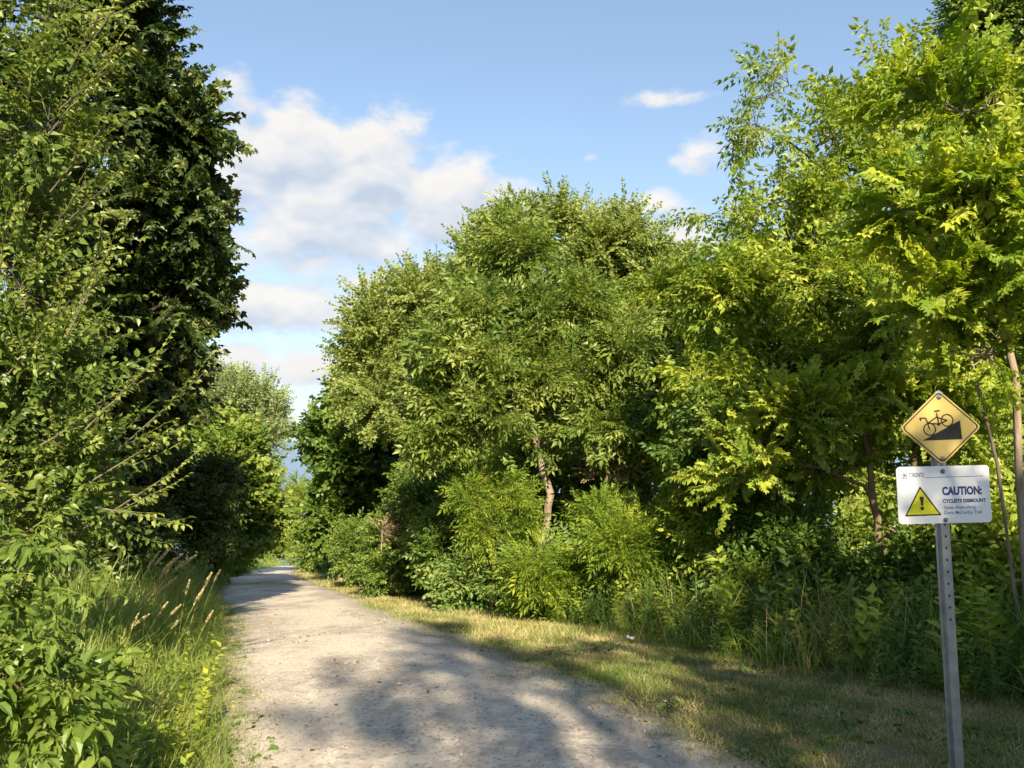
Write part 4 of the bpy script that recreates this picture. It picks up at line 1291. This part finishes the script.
class Flat:
    """flat printed shapes and thin sheets in the x-z plane, facing -y; several materials in one mesh"""
    def __init__(s):
        s.v, s.f, s.m = [], [], []

    def poly(s, pts, y, mi):
        k = len(s.v)
        s.v += [(x, y, z) for x, z in pts]
        s.f.append(tuple(range(k, k + len(pts)))); s.m.append(mi)

    def slab(s, pts, y0, y1, mi, back=None):
        k, n = len(s.v), len(pts)
        s.v += [(x, y0, z) for x, z in pts] + [(x, y1, z) for x, z in pts]
        s.f.append(tuple(range(k, k + n))); s.m.append(mi)
        s.f.append(tuple(range(k + 2 * n - 1, k + n - 1, -1))); s.m.append(mi if back is None else back)
        for i in range(n):
            j = (i + 1) % n
            s.f.append((k + j, k + i, k + n + i, k + n + j)); s.m.append(mi if back is None else back)

    def bar(s, a, b, w, y, mi):
        d = np.array(b, float) - np.array(a, float)
        nrm = np.array((-d[1], d[0])) / np.linalg.norm(d) * w / 2
        a, b = np.array(a, float), np.array(b, float)
        s.poly([a - nrm, b - nrm, b + nrm, a + nrm], y, mi)

    def ring(s, c, r0, r1, y, mi, n=40, a0=0, a1=2 * math.pi):
        for i in range(n):
            p, q = a0 + (a1 - a0) * i / n, a0 + (a1 - a0) * (i + 1) / n
            s.poly([(c[0] + r0 * math.cos(p), c[1] + r0 * math.sin(p)), (c[0] + r1 * math.cos(p), c[1] + r1 * math.sin(p)),
                    (c[0] + r1 * math.cos(q), c[1] + r1 * math.sin(q)), (c[0] + r0 * math.cos(q), c[1] + r0 * math.sin(q))], y, mi)

    def text(s, body, x, z, size, width, y, mi, bold=0.0):
        cu = bpy.data.curves.new('lettering', 'FONT')
        cu.body = body
        cu.size = 1.0
        cu.offset = bold
        cu.resolution_u = 3
        o = bpy.data.objects.new('lettering', cu)
        COL.objects.link(o)
        dg = bpy.context.evaluated_depsgraph_get()
        dg.update()
        me = o.evaluated_get(dg).to_mesh()
        co = np.array([v.co[:] for v in me.vertices])
        w = co[:, 0].max() - co[:, 0].min()
        sx = width / w
        x0 = co[:, 0].min()
        k = len(s.v)
        s.v += [(x + (c[0] - x0) * sx, y, z + c[1] * size) for c in co]
        for p in me.polygons:
            s.f.append(tuple(k + i for i in p.vertices)); s.m.append(mi)
        o.evaluated_get(dg).to_mesh_clear()
        bpy.data.objects.remove(o)
        bpy.data.curves.remove(cu)

    def build(s, name, mats, parent, loc):
        me = bpy.data.meshes.new(name)
        me.from_pydata([tuple(map(float, v)) for v in s.v], [], s.f)
        for m in mats: me.materials.append(m)
        me.polygons.foreach_set('material_index', s.m)
        me.update()
        o = bpy.data.objects.new(name, me)
        COL.objects.link(o)
        o.parent = parent
        o.location = loc
        return o


def rounded(hw, hh, r, n=5):
    pts = []
    for cx, cz, a0 in ((hw - r, hh - r, 0), (-hw + r, hh - r, 90), (-hw + r, -hh + r, 180), (hw - r, -hh + r, 270)):
        for i in range(n + 1):
            a = R(a0 + 90 * i / n)
            pts.append((cx + r * math.cos(a), cz + r * math.sin(a)))
    return pts[::-1]


def rhombus(hw, hh, r, n=4):
    c = [(0, -hh), (-hw, 0), (0, hh), (hw, 0)]
    pts = []
    for i in range(4):
        p, a, b = np.array(c[i]), np.array(c[i - 1]), np.array(c[(i + 1) % 4])
        da, db = (a - p) / np.linalg.norm(a - p), (b - p) / np.linalg.norm(b - p)
        s0, s1 = p + da * r, p + db * r
        for k in range(n + 1):
            t = k / n
            pts.append(tuple(s0 * (1 - t) ** 2 + p * 2 * t * (1 - t) + s1 * t * t))
    return pts


def build_sign():
    D = 3.7
    k = D / FPX                                           # metres per pixel where the sign stands
    ref = at(943.6, 494.5, D)                             # centre of the white panel
    lean = R(1.3)
    # the foot of the post, straight down the leaning post
    zf = float(zg(ref[0], D)) - .02
    fx = ref[0] + math.tan(lean) * (ref[2] - zf)
    root = empty('trail_sign', (fx, D, zf))
    root.rotation_euler = (0, -lean, 0)
    tag(root, 'yellow steep hill warning diamond above a white caution panel on a galvanised post', 'sign')
    H = (ref[2] - zf) / math.cos(lean)                    # along the post, up to the panel centre
    top = H + .36
    # post: hat-shaped channel, the web in front and a flange at each side
    prof = [(-.033, .030), (-.033, .034), (-.0195, .034), (-.0150, .004), (.0150, .004), (.0195, .034), (.033, .034), (.033, .030), (.0225, .030), (.0180, 0), (-.0180, 0), (-.0225, .030)]
    prof = [(x * .98, y + .004) for x, y in prof]
    n = len(prof)
    V = [(x, y, z) for z in (-.25, top) for x, y in prof]
    F = [(i, (i + 1) % n, (i + 1) % n + n, i + n) for i in range(n)]
    me = bpy.data.meshes.new('post')
    hv = []
    z = .82
    holes = []
    while z < top - .05:
        if not (H - .145 < z < H + .14) or True: holes.append(z)
        z += .0535
    mi = [0] * len(F)
    for z in holes:                                       # punched holes: their shade painted as black discs, a hair proud of the web
        kk = len(V)
        V += [(.0046 * math.cos(a), .0032, z + .0058 * math.sin(a)) for a in np.arange(12) * math.pi / 6]
        F.append(tuple(range(kk, kk + 12))[::1]); mi.append(1)
    caps = [[0, 1, 2, 11], [2, 3, 10, 11], [3, 4, 9, 10], [4, 5, 8, 9], [5, 6, 7, 8]]
    for c in caps: F.append(tuple(i + n for i in c)); mi.append(0)
    me.from_pydata(V, [], F)
    me.materials.append(M['steel']); me.materials.append(M['hole_dark'])
    me.polygons.foreach_set('material_index', mi)
    me.update()
    po = bpy.data.objects.new('post', me)
    COL.objects.link(po)
    po.parent = root
    po.rotation_euler = (0, 0, R(-6))

    # caution panel
    hw, hh = 46.2 * k, 28.2 * k
    b = Flat()
    b.slab(rounded(hw, hh, .018), -.002, .0005, 0, 1)
    y = -.0026
    def q(x, yy): return ((x - 275) * .2083 * k, (548 - yy) * .2083 * k)        # panel drawing units
    x, z = q(112, 463); b.text('TORONTO', x, z, 22 * .2083 * k * 1.35, 75 * .2083 * k, y, 2, .012)
    for (x0, y0, x1, y1) in ((80, 446, 80, 466), (88, 442, 88, 466), (94, 446, 94, 462), (101, 440, 101, 466)):      # little curved towers mark
        b.bar(q(x0, y0), q(x1, y1), .0035 if x0 != 94 else .007, y, 3)
    b.bar(q(78, 468), q(106, 468), .003, y, 3)
    b.bar(q(190, 466), q(468, 464), .0028, y, 3)
    x, z = q(267, 549); b.text('CAUTION:', x, z, 37 * .2083 * k * 1.4, 190 * .2083 * k, y, 2, .05)
    x, z = q(268, 587); b.text('CYCLISTS DISMOUNT', x, z, 17 * .2083 * k * 1.4, 206 * .2083 * k, y, 2, .045)
    x, z = q(272, 616); b.text('Steep slope along', x, z, 17 * .2083 * k * 1.3, 150 * .2083 * k, y, 3, .012)
    x, z = q(272, 641); b.text('Doris McCarthy Trail', x, z, 17 * .2083 * k * 1.3, 178 * .2083 * k, y, 3, .012)
    b.poly([q(84, 647), q(163, 506), q(259, 645)][::-1], y, 4)
    b.poly([q(95, 640), q(163, 520), q(247, 639)][::-1], y - .0005, 5)
    b.poly([q(158, 556), q(178, 556), q(172, 598), q(164, 598)], y - .001, 4)
    b.ring(q(168, 611), 0, .0085, y - .001, 4, 20)
    b.build('caution_panel', [M['sheet_white'], M['alu'], M['ink_navy'], M['ink_grey'], M['ink_black'], M['tri_yellow']], root, (0, 0, H))

    # warning diamond
    dz = (494.5 - 427.8) * k
    hw, hh = 41.0 * k, 37.6 * k
    b = Flat()
    b.slab(rhombus(hw, hh, .024), -.0085, -.006, 0, 1)
    y = -.0091
    o, i_ = rhombus(hw * .945, hh * .945, .020), rhombus(hw * .905, hh * .905, .018)
    for a in range(len(o)):
        c = (a + 1) % len(o)
        b.poly([o[a], o[c], i_[c], i_[a]], y, 2)
    def q2(x, yy): return ((x - 270) * .2083 * k, (229 - yy) * .2083 * k)
    b.poly([q2(180, 291), q2(370, 289), q2(365, 198)], y, 2)
    W1, W2 = q2(217, 238), q2(303, 197)
    u = .2083 * k
    b.ring(W1, 25 * u, 31 * u, y, 2); b.ring(W2, 25 * u, 31 * u, y, 2)
    for a, c in (((217, 238), (205, 196)), ((205, 196), (200, 184)), ((210, 208), (254, 180)), ((210, 208), (262, 214)), ((262, 214), (254, 160)), ((262, 214), (303, 197)), ((303, 197), (255, 182)), ((200, 184), (172, 184)), ((172, 184), (178, 196))):
        b.bar(q2(*a), q2(*c), 6.5 * u, y - .0004, 2)
    b.bar(q2(243, 153), q2(270, 149), 8 * u, y - .0004, 2)
    b.ring(q2(262, 214), 0, 8 * u, y - .0006, 2, 16)
    b.poly(rhombus(.020, .012, .003), y, 3)
    b.v[-len(rhombus(.020, .012, .003)):] = [(px, py, pz + hh * .92) for px, py, pz in b.v[-len(rhombus(.020, .012, .003)):]]
    b.build('warning_diamond', [M['sheet_yellow'], M['alu'], M['ink_black'], M['alu']], root, (0, 0, H + dz))

    # bolts
    for (dx, zz, yy) in ((0, H + 23.0 * k, -.004), (.0, H - 25.0 * k, -.004), (0, H + dz + 30 * k, -.010), (0, H + dz - 31 * k, -.010)):
        t = np.arange(14) * 2 * np.pi / 14
        V, F = [], []
        for r, d in ((.0105, 0), (.0105, -.0022), (.0072, -.0026), (.0058, -.0065), (0.0012, -.0075)):
            V += [(r * math.cos(a), d, r * math.sin(a)) for a in t]
        for j in range(4):
            for i in range(14): F.append((j * 14 + i, (j + 1) * 14 + i, (j + 1) * 14 + (i + 1) % 14, j * 14 + (i + 1) % 14))
        F.append(tuple(range(56, 70)))
        me = bpy.data.meshes.new('bolt')
        me.from_pydata(V, [], F)
        me.materials.append(M['bolt'])
        o = bpy.data.objects.new('bolt', me)
        COL.objects.link(o)
        o.parent = root
        o.location = (dx, yy, zz)


build_sign()


def build_scrap():
    rng = np.random.default_rng(3)
    p = at(631, 644, 8.0)
    x, y = p[0], 8.0
    V, F = grid(np.linspace(-.04, .04, 7), np.linspace(-.03, .03, 6), lambda X, Y: .018 + .012 * np.sin(X * 90 + 1) * np.cos(Y * 120))
    V += rng.normal(0, .004, V.shape)
    o = mesh_obj('paper_scrap', V, F, M['sheet_white'])
    sm = o.modifiers.new('thickness', 'SOLIDIFY')
    sm.thickness = .001
    o.location = (x, y, float(zg(x, y)) + .03)
    tag(o, 'small white scrap of crumpled paper lying on the dry verge', 'litter')


build_scrap()
